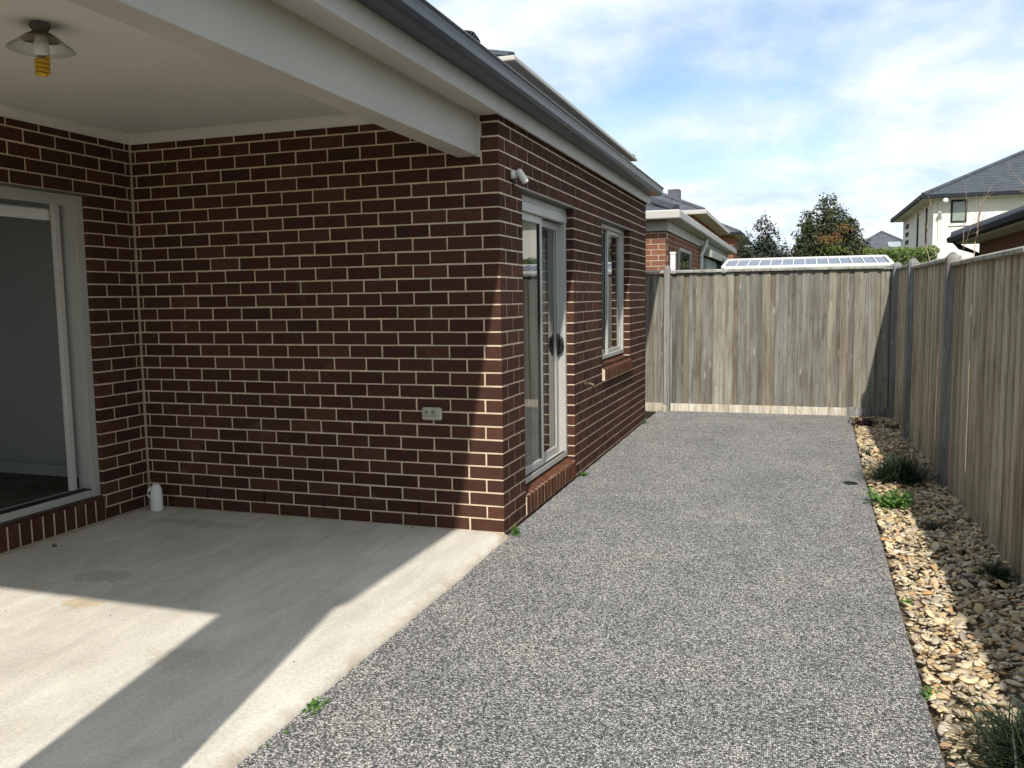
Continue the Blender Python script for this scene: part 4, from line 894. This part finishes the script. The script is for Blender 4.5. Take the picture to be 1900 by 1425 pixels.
def win_side(parent, x, y0, y1, z0, z1, fmat='alu', w=0.05, s=1):        # window on a wall facing +x (s=1) or -x (s=-1)
    mb = MB(); a, b = sorted((x-0.03*s, x+0.03*s)); mb.box(a, b, y0, y0+w, z0, z1); mb.box(a, b, y1-w, y1, z0, z1); mb.box(a, b, y0+w, y1-w, z0, z0+w); mb.box(a, b, y0+w, y1-w, z1-w, z1)
    o = mb.build('window', fmat, parent); mb = MB(); a, b = sorted((x+0.006*s, x+0.012*s)); mb.box(a, b, y0+w, y1-w, z0+w, z1-w); mb.build('pane', 'glass', o)
    mb = MB(); a, b = sorted((x+0.002*s, x+0.005*s)); mb.box(a, b, y0+w, y1-w, z0+w, z1-w); mb.build('pane_backing', 'dark', o); return o  # near-black sheet behind the glass paints the unlit room

# neighbour directly behind the back fence
nh = empty('neighbour_house', (-4, 12, -0.16), 'orange brown brick two storey house with white gutters behind the back fence', 'house')
NX, NY = -0.235, 8.55
mb = MB(); mb.box(-9.5, NX-0.003, NY+0.003, 20.5, -0.2, 2.60); nw = mb.build('wall', 'mortar_nb', nh)
mb = MB(); nbb = []
for k in range(0, 30):
    z0 = k*CO; z1 = z0+0.076
    a = NX-(0.23 if k % 2 else 0.11); nbb.append((NX, a, z0, z1, 'f')); x = a-DJ
    while x > -3.6: nbb.append((x, x-0.23, z0, z1, 'f')); x -= 0.24
    y = NY+(0.11 if k % 2 else 0.23)+DJ
    while y < 14.0: nbb.append((y, min(y+0.23, 14.0), z0, z1, 's')); y += 0.24
near = [];
for a, b, z0, z1, s in nbb:
    if s == 'f' and z0 > 1.85 and a > -0.75:
        inst('brick', brick_mesh(abs(a-b), 0.11, 0.076, 'brick_nb'), nw, T((a+b)/2, NY+0.055, (z0+z1)/2))
    elif s == 'f': mb.box(b, a, NY, NY+0.02, z0, z1, None, R.random()+0.001)
    else: mb.box(NX-0.02, NX, a, b, z0, z1, None, R.random()+0.001)
mb.build('bricks', 'brick_nb', nh, fix=False, kind='stuff')
nr = hip_roof(-9.7, -0.05, 8.32, 20.7, 2.80, math.radians(23), nh, 'tile')
eaves(-9.7, -0.09, 8.36, 20.7, 2.80, 0.12, nr, 'fascia', 'soffit', 0.2)
mb = MB(); mb.box(-9.6, NX+0.035, NY-0.03, NY-0.001, 2.52, 2.675); mb.box(NX+0.001, NX+0.034, NY, 20.6, 2.52, 2.675); mb.build('fascia', 'fascia', nr)
# upper storey set back
mb = MB(); mb.box(-9.3, -3.45, 9.75, 20.3, 2.4, 5.50); mb.build('upper_wall', 'brick_nb', nh)
ur = hip_roof(-9.8, -3.0, 9.3, 20.8, 5.62, math.radians(23), nh, 'tile', name='upper_roof')
eaves(-9.8, -3.02, 9.32, 20.8, 5.62, 0.075, ur, 'fascia', 'soffit', 0.4)
mb = MB(); mb.box(-9.7, -3.14, 9.44, 20.7, 5.28, 5.543); mb.build('eave_shade_band', 'gutter_dark', ur)  # dark box added below the gutter as the shade on the wall top
# window, trim, downpipe and lean-to on its side wall
win_side(nh, NX+0.01, 9.9, 11.6, 0.9, 2.33)
mb = MB(); mb.tube([(-0.09, 13.3, 2.70), (-0.10, 13.3, 2.55), (-0.19, 13.25, 2.36), (-0.19, 13.25, 0.0)], 0.045, 8); mb.build('downpipe', 'whitetrim', nh, True)
mb = MB(); mb.box(-0.232, -0.10, 13.5, 18.5, -0.1, 2.28); mb.build('side_cladding', 'roller', nh)
mb = MB(); mb.prism_y([(-0.233, 2.60), (0.02, 2.44), (0.02, 2.30), (-0.233, 2.36)], 13.45, 18.6); mb.build('side_awning', 'roller', nh)
an = MB(); an.tube([(-1.3, 9.5, 3.0), (-1.3, 9.5, 3.92)], 0.012, 6); an = an.build('antenna', 'alu', nr)
mb = MB(); mb.tube([(-1.52, 9.5, 3.86), (-1.08, 9.5, 3.86)], 0.006, 5)
for i in range(5): mb.tube([(-1.48+0.09*i, 9.36, 3.86), (-1.48+0.09*i, 9.64, 3.86)], 0.004, 4)
mb.build('antenna_rods', 'alu', an)

def simple_house(name, label, x0, x1, y0, y1, ze, wall, roofmat, gmat, over=0.45, pitch=25):
    h = empty(name, ((x0+x1)/2, (y0+y1)/2, -0.16), label, 'house')
    mb = MB(); mb.box(x0, x1, y0, y1, -0.2, ze-0.10); mb.build('wall', wall, h)
    ro = hip_roof(x0-over, x1+over, y0-over, y1+over, ze, math.radians(pitch), h, roofmat); eaves(x0-over, x1+over, y0-over, y1+over, ze, 0.16, ro, gmat, 'soffit', over); return h, ro
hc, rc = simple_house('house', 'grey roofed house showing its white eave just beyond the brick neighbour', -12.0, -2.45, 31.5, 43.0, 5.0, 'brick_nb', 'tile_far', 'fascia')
win_side(hc, -2.45, 33.5, 35.5, 3.2, 4.6, 'whitetrim'); win_side(hc, -2.45, 38.5, 40.0, 3.2, 4.6, 'whitetrim')
mb = MB(); mb.box(-3.75, -3.25, 33.0, 33.6, 5.4, 6.15); bevelled(mb.build('roof_cowl', 'tile_far', rc), 0.03)
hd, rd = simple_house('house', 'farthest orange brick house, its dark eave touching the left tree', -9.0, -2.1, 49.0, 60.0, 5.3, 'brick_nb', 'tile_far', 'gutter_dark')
win_front(hd, -3.6, -2.9, 49.0, 3.6, 4.6, 'whitetrim')

# white rendered house at right
wh, wr = simple_house('house', 'white rendered two storey house with charcoal hip roof at right', 6.75, 17.5, 32.62, 43.0, 5.3, 'render', 'tile', 'gutter_dark', 0.46, 25)
win_front(wh, 7.36, 7.93, 32.62, 4.22, 5.10, 'gutter_dark', 0.07)
for a, b in ((34.3, 34.65), (37.0, 37.4)):
    win_side(wh, 6.75, a, b, 1.6, 5.0, 'gutter_dark', 0.06, -1)
for i in range(9):
    mb = MB(); mb.box(6.70, 6.748, 40.6, 41.6, 1.6+0.38*i, 1.78+0.38*i); mb.build('louvre', 'gutter_dark', wh)
mb = MB(); mb.box(6.92, 7.02, 32.54, 32.615, 0, 5.05); mb.build('downpipe', 'render', wh)
mb = MB(); mb.box(7.30, 8.0, 32.56, 32.616, 4.10, 4.18); mb.build('window_sill', 'render', wh)
fl = MB(); fl.lathe([(0.06, -0.08), (0.10, -0.02), (0.10, 0.08), (0.05, 0.12)], T(7.07, 32.0, 5.03) @ RX(PI/2), 12); fl.build('floodlight', 'white', wh, True)

# distant house with a skylight
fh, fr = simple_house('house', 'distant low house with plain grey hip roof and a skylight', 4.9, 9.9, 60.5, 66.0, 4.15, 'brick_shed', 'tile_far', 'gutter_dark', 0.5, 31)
sk = MB(); sk.box(7.7, 8.75, -0.05, 0.9, 0, 0.06); 
ang = math.radians(31)
mb = MB(); mb.box(-0.42, 0.42, 0.0, 0.75, 0.03, 0.08, T(8.1, 60.9, 4.15+0.9*math.tan(ang)) @ RX(ang)); mb.build('skylight', 'solar', fr)

# low brick building behind the right fence
ob = empty('brick_outbuilding', (6, 9, -0.16), 'low red brown brick building with dark gutter behind the right fence', 'building')
OX = 4.78
mb = MB(); mb.box(OX, 9.5, 2.0, 12.05, -0.2, 2.36); mb.build('wall', 'brick_shed', ob)
orf = hip_roof(4.42, 9.9, 1.6, 12.45, 2.50, math.radians(20), ob, 'tile')
mb = MB(); mb.prism_y([(4.43, 2.50), (4.34, 2.505), (4.31, 2.47), (4.33, 2.40), (4.43, 2.39)], 1.6, 12.5); mb.build('gutter', 'gutter_dark', orf)
mb = MB(); mb.box(4.43, 9.9, 1.61, 12.44, 2.365, 2.385); mb.build('soffit', 'soffit', orf)
mb = MB(); mb.box(4.43, 4.45, 1.61, 12.44, 2.386, 2.49); mb.build('fascia', 'gutter_dark', orf)
mb = MB(); mb.tube([(4.40, 12.2, 2.42), (4.5, 12.2, 2.3), (4.73, 12.0, 2.18), (4.73, 12.0, 0)], 0.045, 8); mb.build('downpipe', 'gutter_dark', ob, True)

wp = MB(); wp.cbox(-0.012, 0.062, 7.46, 7.54, -0.16, 2.10, 0.006); wp.cbox(-0.018, 0.068, 7.455, 7.545, 2.101, 2.13, 0.006)
wp.build('post', 'whitetrim', None, label='white painted post standing just behind the back fence near the brick neighbour', cat='post')
# low white framed glazed roof behind the back fence
gr = empty('glazed_patio_roof', (1.85, 9.9, -0.16), 'low white framed roof of blue grey panes above the back fence', 'patio roof')
GX0, GX1, GY0, GY1, GZ0, GZ1 = 0.555, 3.14, 9.3, 10.6, 1.935, 2.105
sl = lambda y: GZ0+(GZ1-GZ0)*(y-GY0)/(GY1-GY0)
fr_ = MB()
for a, b in ((GX0, GX0+0.05), (GX1-0.05, GX1)): fr_.prism_x([(GY0, GZ0), (GY0, GZ0+0.03), (GY1, GZ1+0.03), (GY1, GZ1)], a, b)
fr_.box(GX0+0.05, GX1-0.05, GY0-0.03, GY0+0.03, GZ0-0.02, GZ0+0.032); fr_.box(GX0+0.05, GX1-0.05, GY1-0.05, GY1, GZ1-0.03, GZ1+0.032)
fr_.build('frame', 'whitetrim', gr)
NPN = 14; pw = (GX1-GX0-0.1)/NPN
for i in range(NPN):
    a = GX0+0.05+i*pw; b = a+pw
    mb = MB(); mb.prism_x([(GY0+0.03, sl(GY0+0.03)+0.004), (GY0+0.03, sl(GY0+0.03)+0.010), (GY1-0.05, sl(GY1-0.05)+0.010), (GY1-0.05, sl(GY1-0.05)+0.004)], a+0.010, b-0.010); mb.build('pane', 'polycarb', gr)
    if i: mb = MB(); mb.prism_x([(GY0+0.03, sl(GY0+0.03)), (GY0+0.03, sl(GY0+0.03)+0.028), (GY1-0.05, sl(GY1-0.05)+0.028), (GY1-0.05, sl(GY1-0.05))], a-0.007, a+0.007); mb.build('glazing_bar', 'whitetrim', gr)
for x in (GX0+0.05, GX1-0.05):
    for y in (GY0+0.05, GY1-0.06):
        mb = MB(); mb.box(x-0.045, x+0.045, y-0.045, y+0.045, -0.16, sl(y)-0.022); mb.build('post', 'whitetrim', gr)

for o in bpy.data.objects:
    if '_w' in o: del o['_w']
